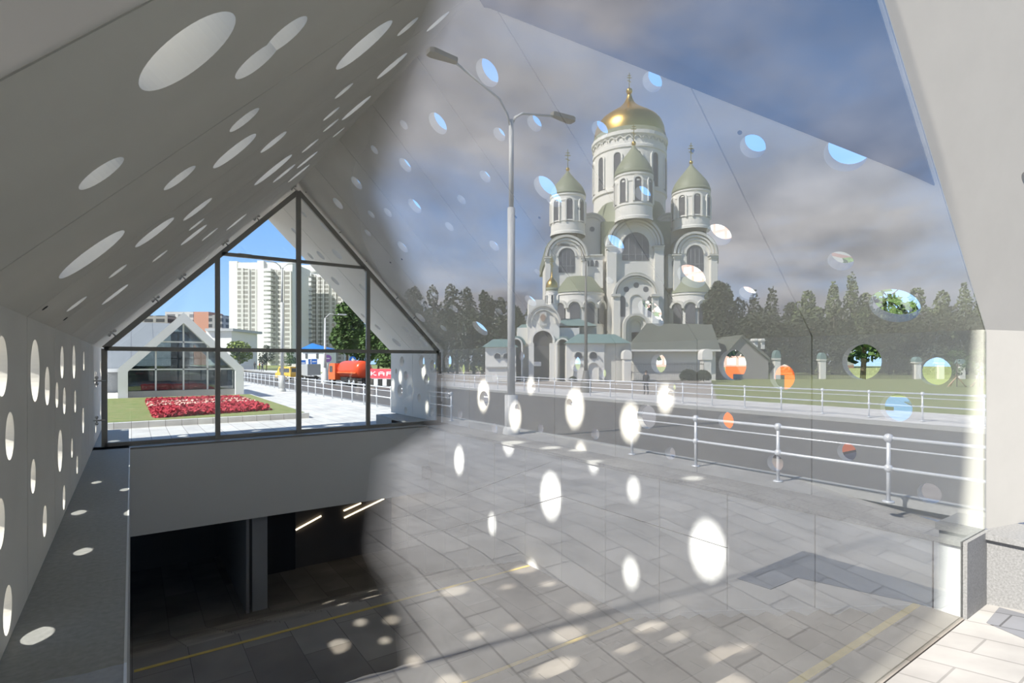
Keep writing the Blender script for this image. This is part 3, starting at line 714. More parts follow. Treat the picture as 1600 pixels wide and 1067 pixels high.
for px in (244, 288, 326): 
    X = hy(px, 560, P2Y).x; top = z_e + (z_r - z_e) * (1 - abs(X - P2M) / (P2R - P2M)) - .5; mb.box((X - .035, P2Y + .48, GR), (X + .035, P2Y + .54, top))
for py in (577, 534): 
    z = hy(288, py, P2Y).z; k = 1 if z < z_e else (z_r - z) / (z_r - z_e); mb.box((P2M + (P2L - P2M) * k + .3, P2Y + .48, z - .035), (P2M + (P2R - P2M) * k - .3, P2Y + .54, z + .035))
mb.build('glazing_bars', WHITEM, t)
mb = MB(); mb.box((P2L + .2, P2Y + .2, GR), (P2R - .2, P2Y + .5, GR + .45)); mb.build('plinth', GRANL, t)
mb = MB(); xa_, xb_ = hy(272, 560, P2Y).x, hy(303, 560, P2Y).x; mb.box((xa_, P2Y + 2.5, GR), (xb_, P2Y + 2.6, z_e + 1.9)); mb.build('dark_panel', DG, t)
mb = MB(); mb.box((P2L + .3, P2Y + 3.4, GR), (P2R - .3, P2Y + 3.5, z_e + .1)); mb.build('inner_wall', INT, t)
# wing with a grey metal roof to its left, and its ridge
t = thing('gabled_wing', 'long grey standing-seam roofed wing left of the far pavilion', 'building', (-6, P2Y + 11, GR))
RM = brick_mat('seam_roof', (.30, .32, .34), (.33, .35, .37), (.22, .23, .25), 1.2, 40, .45, .03, 'XY', .08)
ry0, ry1 = P2Y + 9, P2Y + 14.5; zt = hy(200, 503, ry1).z; zb = hy(190, 576, ry0).z
mb = MB(); mb.prism([(-14, ry0, zb), (-14, ry1, zt), (-14, ry1 + .1, zt - .12), (-14, ry0, zb - .12)], (14 + P2M + 1, 0, 0)); mb.build('roof', RM, t)
mb = MB(); mb.box((-14, ry0 + .3, GR), (P2M + .8, ry0 + .5, zb)); mb.build('front_wall', GREYP, t)
mb = MB(); mb.box((-14, ry0 - .1, zb - .2), (P2M + 1, ry0 - .001, zb)); mb.build('gutter', WHITEM, t)

# ------------------------------------------------------------------ buildings far ahead
def facade_mat(name, wall, win, w, h, ms, axes):
    return brick_mat(name, win, tuple(v * .8 for v in win), wall, w, h, .6, ms, axes, .1, offset=0.0)
TW = mat('tower_white', (0.80, 0.79, 0.77), .8)
FA1 = facade_mat('tower_windows', (0.72, 0.70, 0.67), (0.42, 0.40, 0.37), 2.6, 2.14, .40, 'XZ')
D = 250.0
def U2(x, y, D_=D): return at(x, y, D_)
def far_box(name, m, x0, x1, y0, y1, D_, depth, parent):
    a = at(x0, y1, D_); b = at(x1, y1, D_); top = at(x0, y0, D_).z
    F = Vector((math.sin(PSI), math.cos(PSI), 0)) * depth
    mb = MB(); mb.prism([a, b, b + F, a + F], (0, 0, top - a.z)); return mb.build(name, m, parent)
base_y = 571
t = thing('apartment_tower', 'tall white apartment tower with stacked balconies left of the centre mullion', 'building', at(400, base_y, D))
far_box('end_wall', TW, 358, 371, 408, base_y, D, 25, t)
for i, (a, b) in enumerate([(371, 381), (382, 390), (393, 401), (424, 432), (433, 444), (445, 455)]): far_box('window_bay', FA1, a, b, 419 + i * .8, base_y, D - .5, 20, t)
far_box('parapet', TW, 371, 457, 410, 420, D, 22, t); far_box('core', TW, 371, 457, 419, base_y, D, 20, t); far_box('stair_column', TW, 402, 412, 407, base_y, D - 1, 22, t)
BAL = mat('balcony_white', (.82, .82, .81), .7)
def balconies(x0, x1, y0, n, D_, t):
    for k in range(n):
        y = y0 + k * 7.3
        if y > 568: break
        far_box('balcony', BAL, x0, x1, y, y + 4.4, D_ - 3, 3, t)
balconies(412, 423, 419, 20, D, t)
t = thing('apartment_tower', 'white apartment tower stepping away behind the canopy, right of the centre mullion', 'building', at(500, base_y, D + 30))
far_box('core', TW, 457, 538, 423, base_y, D + 30, 20, t); far_box('parapet', TW, 456, 505, 414, 424, D + 29, 20, t)
for a, b, y0 in [(459, 466, 425), (487, 493, 430), (494, 500, 432), (501, 507, 434), (508, 514, 440), (519, 525, 448), (528, 536, 458)]: far_box('window_bay', FA1, a, b, y0, base_y, D + 29, 18, t)
balconies(476, 486, 427, 20, D + 30, t)
t = thing('construction_block', 'dark unfinished concrete block on the skyline behind the pavilion', 'building', at(300, 560, 400))
CB = facade_mat('raw_floors', (.34, .32, .30), (.07, .07, .075), 7, 4.2, .9, 'XZ'); CB2 = facade_mat('raw_floors_pale', (.62, .60, .58), (.25, .25, .26), 7, 4.2, .9, 'XZ')
far_box('rear_block', CB, 222, 262, 493, 575, 400, 20, t); far_box('middle_block', CB2, 258, 302, 487, 575, 410, 20, t); far_box('brick_core', mat('raw_brick', (.55, .27, .18), .9), 303, 326, 487, 575, 400, 20, t)
far_box('right_block', CB, 326, 347, 492, 575, 395, 20, t)
t = thing('low_building', 'low pale concrete building between the pavilion and the tower', 'building', at(350, 572, 120))
far_box('wall', TW, 322, 362, 516, 579, 120, 12, t); far_box('roof', GREYP, 320, 364, 513, 517, 119, 14, t)
t = thing('blue_roofed_kiosk', 'white kiosk with a bright blue hipped roof behind the road signs', 'kiosk', at(488, 577, 95))
far_box('wall', WHITEM, 469, 508, 546, 582, 95, 6, t)
mb = MB(); a = at(467, 546, 94.5); b = at(510, 546, 94.5); F2 = Vector((math.sin(PSI), math.cos(PSI), 0)) * 7; ap = at(488, 536, 98)
mb.add([a, b, b + F2, a + F2, ap], [(0, 1, 4), (1, 2, 4), (2, 3, 4), (3, 0, 4), (3, 2, 1, 0)]); mb.build('roof', BLUE, t)
for px in (477, 494): far_box('window', WIND, px, px + 3, 552, 560, 94.9, .2, t)
# trees ahead
def tree_px(label, x, ybase, ytop, wpx, D_, m, seed, f=lambda p: p, kind='round', n=1500, group=None, h0=None):
    b = at(x, ybase, D_); b.z = GR; h = at(x, ytop, D_).z - GR; return make_tree(label, f(b), h, wpx * D_ / F_PX, m, seed, group, kind, n)
tree_px('tall dense green tree rising behind the orange tanker truck', 540, 580, 470, 70, 75, LEAF, 11, n=3200)
tree_px('dark green tree under the right slope of the far gable', 590, 580, 500, 60, 70, LEAF, 12, n=2600)
tree_px('green tree just left of the far right mullion behind the tanker', 566, 580, 505, 46, 80, LEAF, 13, n=2200)
tree_px('bushy green tree above the red banner', 612, 585, 520, 50, 62, LEAF, 14, n=2200)
tree_px('light yellow-green tree beside the far pavilion gable', 373, 577, 532, 42, 110, mat('pale_leaf', (.26, .33, .08), .8, noise=.3), 15, n=1500)
tree_px('small dark tree at the foot of the tower left of the street lamp', 416, 576, 538, 24, 110, LEAFD, 16, n=900)
tree_px('low roadside tree right of the pale street lamp', 452, 577, 545, 22, 105, LEAF, 17, n=900)

# ------------------------------------------------------------------ vehicles
def tanker(label, loc, rz=0, group=None):
    """orange tank truck, built along +Y with the cab at the front, then turned"""
    t = thing('tanker_truck', label, 'truck', (0, 0, 0), group)
    mb = MB(); mb.box((-1.2, 2.2, .75), (1.2, 4.1, 1.6)); mb.prism([(-1.2, 2.2, 1.6), (-1.2, 4.1, 1.6), (-1.2, 3.9, 2.7), (-1.2, 3.5, 2.85), (-1.2, 2.2, 2.85)], (2.4, 0, 0)); cab = mb.build('cab', ORANGE, t)
    mb = MB(); mb.prism([(-1.0, 4.115, 1.7), (1.0, 4.115, 1.7), (1.0, 3.94, 2.55), (-1.0, 3.94, 2.55)], (0, .03, 0)); mb.build('windscreen', GLAZ, cab)
    for s in (-1, 1): mb = MB(); mb.box((s * 1.21 - .01, 2.9, 1.7), (s * 1.21 + .01, 3.75, 2.5)); mb.build('side_window', GLAZ, cab)
    mb = MB(); mb.box((-1.15, 4.05, .6), (1.15, 4.25, .95)); mb.build('bumper', GREYP, t)
    mb = MB(); mb.box((-.5, -3.6, .8), (.5, 2.3, 1.05)); mb.box((-1.1, -1.0, .6), (1.1, .6, 1.1)); mb.build('chassis', RUB, t)
    mb = MB(); mb.lathe([(0, -3.6), (.8, -3.55), (1.08, -3.3), (1.12, -2.5), (1.12, 1.2), (1.08, 1.75), (.8, 1.98), (0, 2.02)], (0, 0, 2.05), 28, 'Y'); tk = mb.build('tank', mat('tank_orange_red', (0.80, 0.085, 0.02), .3), t)
    mb = MB(); mb.box((-1.13, -3.3, 1.62), (1.13, 1.8, 1.74)); mb.build('tank_stripe', ORANGE, tk)
    mb = MB(); mb.lathe([(.3, 0), (.3, .18), (0, .2)], (0, -.6, 3.15), 14); mb.build('hatch', GREYP, tk)
    for y in (3.2, -1.6, -2.75):
        for s in (-1, 1): wheel(t, Vector((s * 1.0, y, .52)), .52, .34)
    t.location = loc; t.rotation_euler = (0, 0, rz); t.scale = (.64, .64, .64); return t
c = hz(556, 601); tanker('orange tanker truck parked across the road beyond the far gable', (c.x, c.y + 1.0, GR - .12), math.radians(8))
def van(label, name, cat, loc, rz, m, L=4.6, W_=1.8, Ht=1.95, box_=False):
    t = thing(name, label, cat, (0, 0, 0)); h = L / 2
    if box_:
        mb = MB(); mb.prism([(-W_ / 2, h - 1.5, .5), (-W_ / 2, h, .5), (-W_ / 2, h, 1.2), (-W_ / 2, h - .45, Ht), (-W_ / 2, h - 1.5, Ht)], (W_, 0, 0)); body = mb.build('cab', m, t)
        mb = MB(); mb.box((-W_ / 2 - .08, -h, .75), (W_ / 2 + .08, h - 1.65, Ht + .35)); mb.build('cargo_box', GREYP, t)
    else:
        pr = [(-h, .4), (h, .4), (h, 1.0), (h - .5, 1.12), (h - 1.15, Ht), (-h + .1, Ht), (-h, 1.2)]
        mb = MB(); mb.prism([(-W_ / 2, y, z) for y, z in pr], (W_, 0, 0)); body = mb.build('body', m, t)
        mb = MB(); mb.box((-W_ / 2 - .01, -h + .35, 1.15), (W_ / 2 + .01, -.1, Ht - .22)); mb.box((-W_ / 2 - .01, .05, 1.15), (W_ / 2 + .01, h - 1.3, Ht - .22)); mb.build('side_windows', GLAZ, body)
        mb = MB(); mb.box((-W_ / 2 + .2, -h - .02, 1.2), (W_ / 2 - .2, -h + .02, Ht - .2)); mb.build('rear_window', GLAZ, body)
    mb = MB(); mb.prism([(-W_ / 2 + .12, h - .47, 1.16), (W_ / 2 - .12, h - .47, 1.16), (W_ / 2 - .12, h - 1.1, Ht - .06), (-W_ / 2 + .12, h - 1.1, Ht - .06)], (0, .06, .02)); mb.build('windscreen', GLAZ, body)
    mb = MB(); mb.box((-W_ / 2 + .05, -h + .1, .3), (W_ / 2 - .05, h - .1, .5)); mb.build('underbody', RUB, t)
    for y in (h - .85, -h + .85):
        for s in (-1, 1): wheel(t, Vector((s * (W_ / 2 - .1), y, .34)), .34, .22)
    t.location = loc; t.rotation_euler = (0, 0, rz); t.scale = (.72, .72, .72)
c = hz(451, 592); van('yellow van driving along the road left of the centre mullion', 'yellow_van', 'van', (c.x, c.y, GR - .12), 0.25, YELV)
c = hz(473, 592); van('grey box truck right behind the yellow van', 'box_truck', 'truck', (c.x, c.y, GR - .12), 0.35, WHITEM, 5.5, 2.0, 2.0, True)
van('small orange road-works van glimpsed through the holes in the right wall', 'orange_van', 'van', (11.2, 5.95, GR - .12), PI, ORANGE, 3.2, 1.8, 2.6)
van('blue hatchback seen through the largest hole in the right wall', 'blue_car', 'car', (15.2, 5.9, GR - .12), PI, mat('car_blue', (.10, .22, .42), .3), 4.2, 1.75, 1.5)

# banner, signs, people ahead
a, b = hz(577, 602), hz(640, 604)
a.z = b.z = GR; t = thing('site_banner', 'red construction banner with white lettering on striped blocks', 'banner', a)
d_ = (b - a).normalized(); nrm_ = Vector((d_.y, -d_.x, 0)); Lb = (b - a).length; hb = hy(590, 576, a.y).z - GR
mb = MB(); mb.prism([a + Vector((0, 0, .55)), b + Vector((0, 0, .55)), b + Vector((0, 0, hb)), a + Vector((0, 0, hb))], -nrm_ * .05); ban = mb.build('sheet', mat('banner_red', (.85, .09, .12), .6), t)
def glyph(mb, s, x, z, wd, hg):
    G = {'a': ['01110', '10001', '11111', '10001', '10001'], 'k': ['10010', '10100', '11000', '10100', '10011'], 'o': ['01110', '10001', '10001', '10001', '01110'], 'p': ['11110', '10001', '11110', '10000', '10000'], 'm': ['10001', '11011', '10101', '10001', '10001']}[s]
    for r, row in enumerate(G):
        for c_, ch in enumerate(row):
            if ch == '1':
                p = a + d_ * (x + c_ * wd / 5) + Vector((0, 0, z + (4 - r) * hg / 5)) + nrm_ * .004
                mb.prism([p, p + d_ * wd / 5, p + d_ * wd / 5 + Vector((0, 0, hg / 5)), p + Vector((0, 0, hg / 5))], nrm_ * .01)
mb = MB()
for i, s in enumerate('kapoa'): glyph(mb, s, Lb * (.04 + i * .2), .55 + (hb - .55) * .3, Lb * .15, (hb - .55) * .42)
mb.build('lettering', WHITEM, ban)
for i in range(9):
    p = a + d_ * (Lb * (i + .05) / 9); mb = MB(); mb.prism([p, p + d_ * Lb * .1, p + d_ * Lb * .1 - nrm_ * .4, p - nrm_ * .4], (0, 0, .5)); mb.build('block', WHITEM if i % 2 else RUB, t)
def sign(label, px, pyb, pyc, r, m, D_=None, square=False, mark=None):
    c = hz(px, pyb); t = thing('road_sign', label, 'sign', c); z = hy(px, pyc, c.y).z
    mb = MB(); mb.tube([c, Vector((c.x, c.y, z))], .035, 8); mb.build('post', LP, t)
    mb = MB(); ctr = Vector((c.x, c.y - .05, z)); F = Vector((math.sin(PSI * .2), math.cos(PSI * .2), 0)); Rr = Vector((F.y, -F.x, 0))
    n = 4 if square else 24
    P = [ctr + (Rr * math.cos(2 * PI * (k + .5) / n) + Vector((0, 0, math.sin(2 * PI * (k + .5) / n)))) * r for k in range(n)]
    mb.prism(P, F * .02); pl_ = mb.build('plate', m, t)
    if mark:
        mb = MB(); p = ctr - F * .006
        if mark == 'arrow': mb.prism([p + Rr * x + Vector((0, 0, z_)) for x, z_ in [(-.05 * r / .35, -.24 * r / .35), (.05 * r / .35, -.24 * r / .35), (.05 * r / .35, .05), (.15, .05), (0, .26 * r / .35), (-.15, .05), (-.05 * r / .35, .05)]], F * .005)
        else: mb.prism([p + Rr * (-r * .5) + Vector((0, 0, -r * .12)), p + Rr * (r * .5) + Vector((0, 0, -r * .12)), p + Rr * (r * .5) + Vector((0, 0, r * .12)), p - Rr * (r * .5) + Vector((0, 0, r * .12))], F * .005)
        mb.build('mark', WHITEM, pl_)
SB = mat('sign_blue', (.02, .16, .60), .4)
sign('round blue sign with a white arrow above the orange tanker', 551, 592, 562, .36, SB, mark='arrow')
sign('square blue sign with white bar in front of the kiosk', 473, 592, 567, .42, SB, square=True, mark='bar')
sign('square blue sign on the left of the pair before the kiosk', 486, 591, 565, .40, SB, square=True, mark='arrow')
sign('square blue sign on the right of the pair before the kiosk', 491, 592, 565, .40, SB, square=True, mark='bar')
sign('round blue and red no stopping sign right of the white street lamp', 512, 593, 560, .38, mat('sign_violet', (.25, .12, .38), .5), mark='bar')

def person(label, loc, h, top, legs, skin=(.55, .36, .27), yaw=0.0, stride=.16, f=None, hair=(.05, .035, .03)):
    loc = Vector(loc); t = thing('person', label, 'person', loc)
    k = h / 1.75; cs, sn = math.cos(yaw), math.sin(yaw)
    J = {'pel': (0, 0, .95), 'wst': (0, 0, 1.08), 'che': (0, .01, 1.30), 'nek': (0, 0, 1.47), 'hed': (0, .01, 1.56), 'crn': (0, .02, 1.70),
         'hl': (-.09, 0, .90), 'kl': (-.10, stride * .6, .50), 'al': (-.10, stride * .3, .09), 'tl': (-.10, stride * .3 + .14, .04),
         'hr': (.09, 0, .90), 'kr': (.10, -stride * .2, .48), 'ar': (.10, -stride, .10), 'tr': (.10, -stride + .13, .04),
         'sl': (-.19, 0, 1.42), 'el': (-.23, -.05, 1.14), 'wl': (-.21, .06, .90), 'sr': (.19, 0, 1.42), 'er': (.23, .02, 1.14), 'wr': (.21, .14, .92)}
    E_ = [('pel', 'wst'), ('wst', 'che'), ('che', 'nek'), ('nek', 'hed'), ('hed', 'crn'), ('pel', 'hl'), ('hl', 'kl'), ('kl', 'al'), ('al', 'tl'), ('pel', 'hr'), ('hr', 'kr'), ('kr', 'ar'), ('ar', 'tr'), ('che', 'sl'), ('sl', 'el'), ('el', 'wl'), ('che', 'sr'), ('sr', 'er'), ('er', 'wr')]
    Rr = {'pel': .13, 'wst': .12, 'che': .15, 'nek': .06, 'hed': .085, 'crn': .085, 'hl': .09, 'hr': .09, 'kl': .06, 'kr': .06, 'al': .045, 'ar': .045, 'tl': .035, 'tr': .035, 'sl': .065, 'sr': .065, 'el': .045, 'er': .045, 'wl': .032, 'wr': .032}
    for s, w_ in ((-1, 'wl'), (1, 'wr')):
        x, y, z = J[w_]
        J['p' + w_] = (x, y + .03, z - .08); Rr['p' + w_] = .03; E_.append((w_, 'p' + w_))
        for i in range(4): J['f%d' % i + w_] = (x + (i - 1.5) * .016, y + .045, z - .155 + abs(i - 1.5) * .008); Rr['f%d' % i + w_] = .009; E_.append(('p' + w_, 'f%d' % i + w_))
        J['t' + w_] = (x - s * .035, y + .06, z - .09); Rr['t' + w_] = .01; E_.append((w_, 't' + w_))
    names = list(J); me = bpy.data.meshes.new('body'); bm = bmesh.new(); lay = bm.verts.layers.skin.verify(); vv = {}
    for n_ in names:
        x, y, z = J[n_]; v = bm.verts.new(((x * cs - y * sn) * k, (x * sn + y * cs) * k, z * k)); r = Rr[n_] * k; v[lay].radius = (r, r); v[lay].use_root = (n_ == 'pel'); vv[n_] = v
    for a_, b_ in E_: bm.edges.new((vv[a_], vv[b_]))
    bm.to_mesh(me); bm.free()
    m = bpy.data.materials.new('figure'); m.use_nodes = True; T = m.node_tree; bs = T.nodes['Principled BSDF']; bs.inputs['Roughness'].default_value = .8
    tc_ = T.nodes.new('ShaderNodeTexCoord'); sp = T.nodes.new('ShaderNodeSeparateXYZ'); dv = T.nodes.new('ShaderNodeMath'); dv.operation = 'DIVIDE'; dv.inputs[1].default_value = 1.75 * k
    rp = T.nodes.new('ShaderNodeValToRGB'); rp.color_ramp.interpolation = 'CONSTANT'; el = rp.color_ramp.elements
    el[0].position = 0; el[0].color = (.02, .02, .02, 1); el[1].position = .06; el[1].color = (*legs, 1)
    for p_, c_ in ((.56, top), (.84, skin)): e_ = el.new(p_); e_.color = (*c_, 1)
    T.links.new(tc_.outputs['Object'], sp.inputs[0]); T.links.new(sp.outputs['Z'], dv.inputs[0]); T.links.new(dv.outputs[0], rp.inputs[0]); T.links.new(rp.outputs[0], bs.inputs['Base Color'])
    me.materials.append(m); o = bpy.data.objects.new('body', me); COL.objects.link(o); o.parent = t
    sk = o.modifiers.new('skin', 'SKIN'); sk.use_smooth_shade = True; ss = o.modifiers.new('sub', 'SUBSURF'); ss.levels = 1; ss.render_levels = 1
    mb = MB(lambda p: loc + Vector((p.x * cs - p.y * sn, p.x * sn + p.y * cs, p.z)) * k)
    mb.ball((0, -.015, 1.67), .112, 10); mb.build('hair', mat('hair_%d' % int(hair[0] * 100), hair, .9), t)
    mb = MB(lambda p: loc + Vector((p.x * cs - p.y * sn, p.x * sn + p.y * cs, p.z)) * k)
    mb.ball((0, .115, 1.60), .02, 8); mb.ball((-.035, .1, 1.64), .012, 8); mb.ball((.035, .1, 1.64), .012, 8); mb.build('face', mat('face_tone', (.42, .25, .19), .8), t)
for x, yb, lab, top, legs in [(398, 577.5, 'distant person in a dark jacket on the pavement left of the lamp', (.03, .03, .04), (.05, .05, .06)),
                              (405.5, 578.5, 'distant person in an orange-red top on the pavement', (.75, .18, .08), (.05, .05, .07)),
                              (410, 580.5, 'distant person in dark grey nearest the lamp post', (.12, .12, .13), (.06, .06, .08))]:
    c = hz(x, yb); person(lab, (c.x, c.y, GR), 1.72, top, legs, yaw=random.uniform(-2, 2))
c = mir(hz(1009, 616)); person('person in dark clothes walking on the far pavement, mirrored in the glass', (c.x, c.y, GR - .02), 1.35, (.03, .03, .035), (.04, .04, .05), yaw=1.2)
# wall box at the beam corner
c = hy(674, 737, YBEAM - .1); mb = MB(); mb.box((XC - .18, YBEAM - .22, c.z - .14), (XC - .04, YBEAM - .002, c.z + .14)); 
t = mb.build('junction_box', mat('box_grey', (.3, .3, .3), .5), None, label='small grey junction box at the corner of beam and cladding', category='junction box')

# ------------------------------------------------------------------ church compound behind the camera (what the coated glass shows)
FM = Vector((math.sin(PSI), -math.cos(PSI), 0))          # away from the glass image, mirrored
RM_ = Vector((math.cos(PSI), math.sin(PSI), 0))           # picture right, mirrored
UZ = Vector((0, 0, 1))
def P(x, y, D): return mir(at(x, y, D))
def m_px(n, D): return n * D / F_PX
def arch_pts(base, R, w, hs, n=14, rise=1.0):
    """round-headed outline: base centre, half width w, springing height hs"""
    pts = [base - R * w, base + R * w]
    for k in range(n + 1):
        a = PI * k / n; pts.append(base + R * (w * math.cos(a)) + UZ * (hs + w * rise * math.sin(a)))
    return pts
def arch_slab(mb, x, ysp, yb, hw, D, th, rise=1.0):
    b = P(x, yb, D); hs = P(x, ysp, D).z - b.z; mb.prism(arch_pts(b, RM_, m_px(hw, D), hs, rise=rise), FM * th)
def arch_ring(mb, x, ysp, hw, bw, D, th, yb=None, rise=1.0, n=18):
    c = P(x, ysp, D); ro, ri = m_px(hw, D), m_px(hw - bw, D); A, B = [], []
    if yb is not None: zb = P(x, yb, D).z - c.z; A.append(c - RM_ * ro + UZ * zb); B.append(c - RM_ * ri + UZ * zb)
    for k in range(n + 1):
        a = PI - PI * k / n; A.append(c + RM_ * ro * math.cos(a) + UZ * ro * rise * math.sin(a)); B.append(c + RM_ * ri * math.cos(a) + UZ * ri * rise * math.sin(a))
    if yb is not None: A.append(c + RM_ * ro + UZ * zb); B.append(c + RM_ * ri + UZ * zb)
    mb.strip(A, B, FM * th)
def slab(mb, x0, x1, y0, y1, D, th):
    a, b, c, d = P(x0, y1, D), P(x1, y1, D), P(x1, y0, D), P(x0, y0, D); mb.prism([a, b, c, d], FM * th)
def box_part(nm, m, x0, x1, y0, y1, D, th, par): mb = MB(); slab(mb, x0, x1, y0, y1, D, th); return mb.build(nm, m, par)
def cupola(par, xc, D, r, yb, yt, ydome, dome_r, ytip, dome_m, nwin=8, cross=True, wtop=None, wbot=None, ww=None, big=False, ball_r=None):
    """drum from yb to yt, onion or helmet dome above to ytip"""
    c = P(xc, yb, D); z = lambda y: P(xc, y, D).z - c.z; R = m_px(r, D)
    mb = MB(); H_ = z(yt)
    mb.lathe([(R * 1.03, 0), (R * 1.03, H_ * .06), (R, H_ * .08), (R, H_ * .30), (R * 1.04, H_ * .31), (R * 1.04, H_ * .34), (R, H_ * .35), (R, H_ * .80), (R * 1.03, H_ * .81), (R * 1.03, H_ * .84), (R, H_ * .85), (R * 1.0, H_ * .93), (R * 1.06, H_ * .96), (R * 1.06, H_), (0, H_)], c, 40, smooth=False)
    drum = mb.build('drum', CHW, par)
    mb = MB(); q = m_px(dome_r, D); zd, zt = z(ydome), z(ytip)
    mb.lathe([(R * 1.04, H_ - .02), (q * 1.03, H_), (q * 1.03, zd), (q * .99, zd)], c, 40); mb.build('cornice', dome_m if not big else CHG, drum)
    hd = zt - zd
    prof = [(1.0, 0), (1.0, .1), (.97, .22), (.90, .34), (.80, .43), (.66, .51), (.50, .59), (.34, .67), (.22, .75), (.14, .83), (.09, .91), (.065, .97), (.06, 1.0), (0, 1.0)]
    if not big: prof = [(1.0, 0), (.97, .10), (.88, .24), (.75, .38), (.58, .53), (.40, .68), (.24, .82), (.12, .93), (.07, 1.0), (0, 1.0)]
    mb = MB(); mb.lathe([(q * a, zd + hd * b) for a, b in prof], c, 40); dm = mb.build('dome', dome_m, par)
    br = m_px(ball_r or 3, D); mb = MB(); mb.lathe([(br * .75, zt - br * 1.5), (br * .35, zt + br * .2)], c, 12); mb.ball(c + UZ * (zt + br), br, 12); mb.build('gilded_ball', GOLD, dm)
    if cross:
        mb = MB(); h = m_px(28 if not big else 24, D); b0 = c + UZ * (zt + br * 2); w_ = .055
        def bx(a, b_, s): mb.prism([a - s, b_ - s, b_ + s, a + s], FM * .12)
        bx(b0, b0 + UZ * h, RM_ * w_); bx(b0 + UZ * h * .68 - RM_ * h * .15, b0 + UZ * h * .68 + RM_ * h * .15, UZ * w_); bx(b0 + UZ * h * .82 - RM_ * h * .11, b0 + UZ * h * .82 + RM_ * h * .11, UZ * w_); bx(b0 + UZ * h * .45 - RM_ * h * .12 + UZ * .15, b0 + UZ * h * .45 + RM_ * h * .12 - UZ * .15, UZ * w_)
        mb.build('cross', GOLD, dm)
    if wtop is not None:
        zt_, zb_ = z(wtop), z(wbot); W2 = m_px(ww, D)
        for k in range(nwin):
            a = -PI / 2 + PI + 2 * PI * (k + .5 * (nwin % 2)) / nwin
            dr = (FM * math.cos(a + PI / 2) + RM_ * math.sin(a + PI / 2)); tg = Vector((-dr.y, dr.x, 0))
            if dr.dot(-FM) < -.25: continue
            b = c + dr * (R - .25) + UZ * zb_; mb = MB(); mb.prism(arch_pts(b, tg, W2, zt_ - zb_ - W2, 10), dr * .32); win_ = mb.build('window', WIND, drum)
            mb = MB(); A, B = [], []; cc = c + dr * (R - .1) + UZ * (zt_ - W2); z0_ = zb_ - zt_ + W2
            A.append(cc - tg * W2 * 1.55 + UZ * z0_); B.append(cc - tg * W2 * 1.02 + UZ * z0_)
            for j in range(13): t_ = PI - PI * j / 12; A.append(cc + tg * W2 * 1.55 * math.cos(t_) + UZ * W2 * 1.55 * math.sin(t_)); B.append(cc + tg * W2 * 1.02 * math.cos(t_) + UZ * W2 * 1.02 * math.sin(t_))
            A.append(cc + tg * W2 * 1.55 + UZ * z0_); B.append(cc + tg * W2 * 1.02 + UZ * z0_)
            mb.strip(A, B, dr * .3); mb.build('surround', CHW, win_)
    return drum
ch = thing('church', 'white Orthodox church with a gold onion dome and green side domes, mirrored in the glass', 'church', (P(990, 583, 92).x, P(990, 583, 92).y, GR))
YB = 584
# bodies
box_part('nave', CHW, 868, 1108, 400, YB, 90, 22, ch)
box_part('upper_body', CHW, 908, 1066, 352, 420, 94, 14, ch)
mb = MB(); arch_slab(mb, 925, 356, YB, 23, 91.5, 3); mb.build('side_gable', CHW, ch)
mb = MB(); arch_slab(mb, 1046, 356, YB, 23, 91.5, 3); mb.build('side_gable', CHW, ch)
for x in (925, 1046):
    mb = MB(); arch_ring(mb, x, 356, 24, 3, 91.2, .6); arch_ring(mb, x, 356, 18, 2, 91.2, .5); mb.build('archivolt', CHT, ch)
    c = P(x, 358, 91.4); mb = MB(); mb.prism([c + (RM_ * math.cos(k * PI / 10) + UZ * math.sin(k * PI / 10)) * m_px(4, 91) for k in range(20)], FM * .3); mb.build('round_window', WIND, ch)
# barrel roofs in green sheet behind the gables
def barrel(nm, x, ysp, hw, D, ln, yb=None): mb = MB(); arch_slab(mb, x, ysp, ysp + 12 if yb is None else yb, hw, D, ln); mb.build(nm, CHG, ch)
barrel('barrel_roof', 993, 378, 45, 88.6, 16, 400); barrel('barrel_roof', 884, 400, 34.5, 88.2, 14, 412); barrel('barrel_roof', 1087, 396, 35.5, 88.2, 14, 412)
box_part('green_roof', CHG, 940, 1048, 346, 400, 90, 10, ch)
cone = MB(); b0 = P(984, 352, 97); cone.lathe([(m_px(62, 97), -1.5), (m_px(56, 97), .5), (m_px(50, 97), 3.0)], b0, 32); cone.build('drum_skirt', CHG, ch)
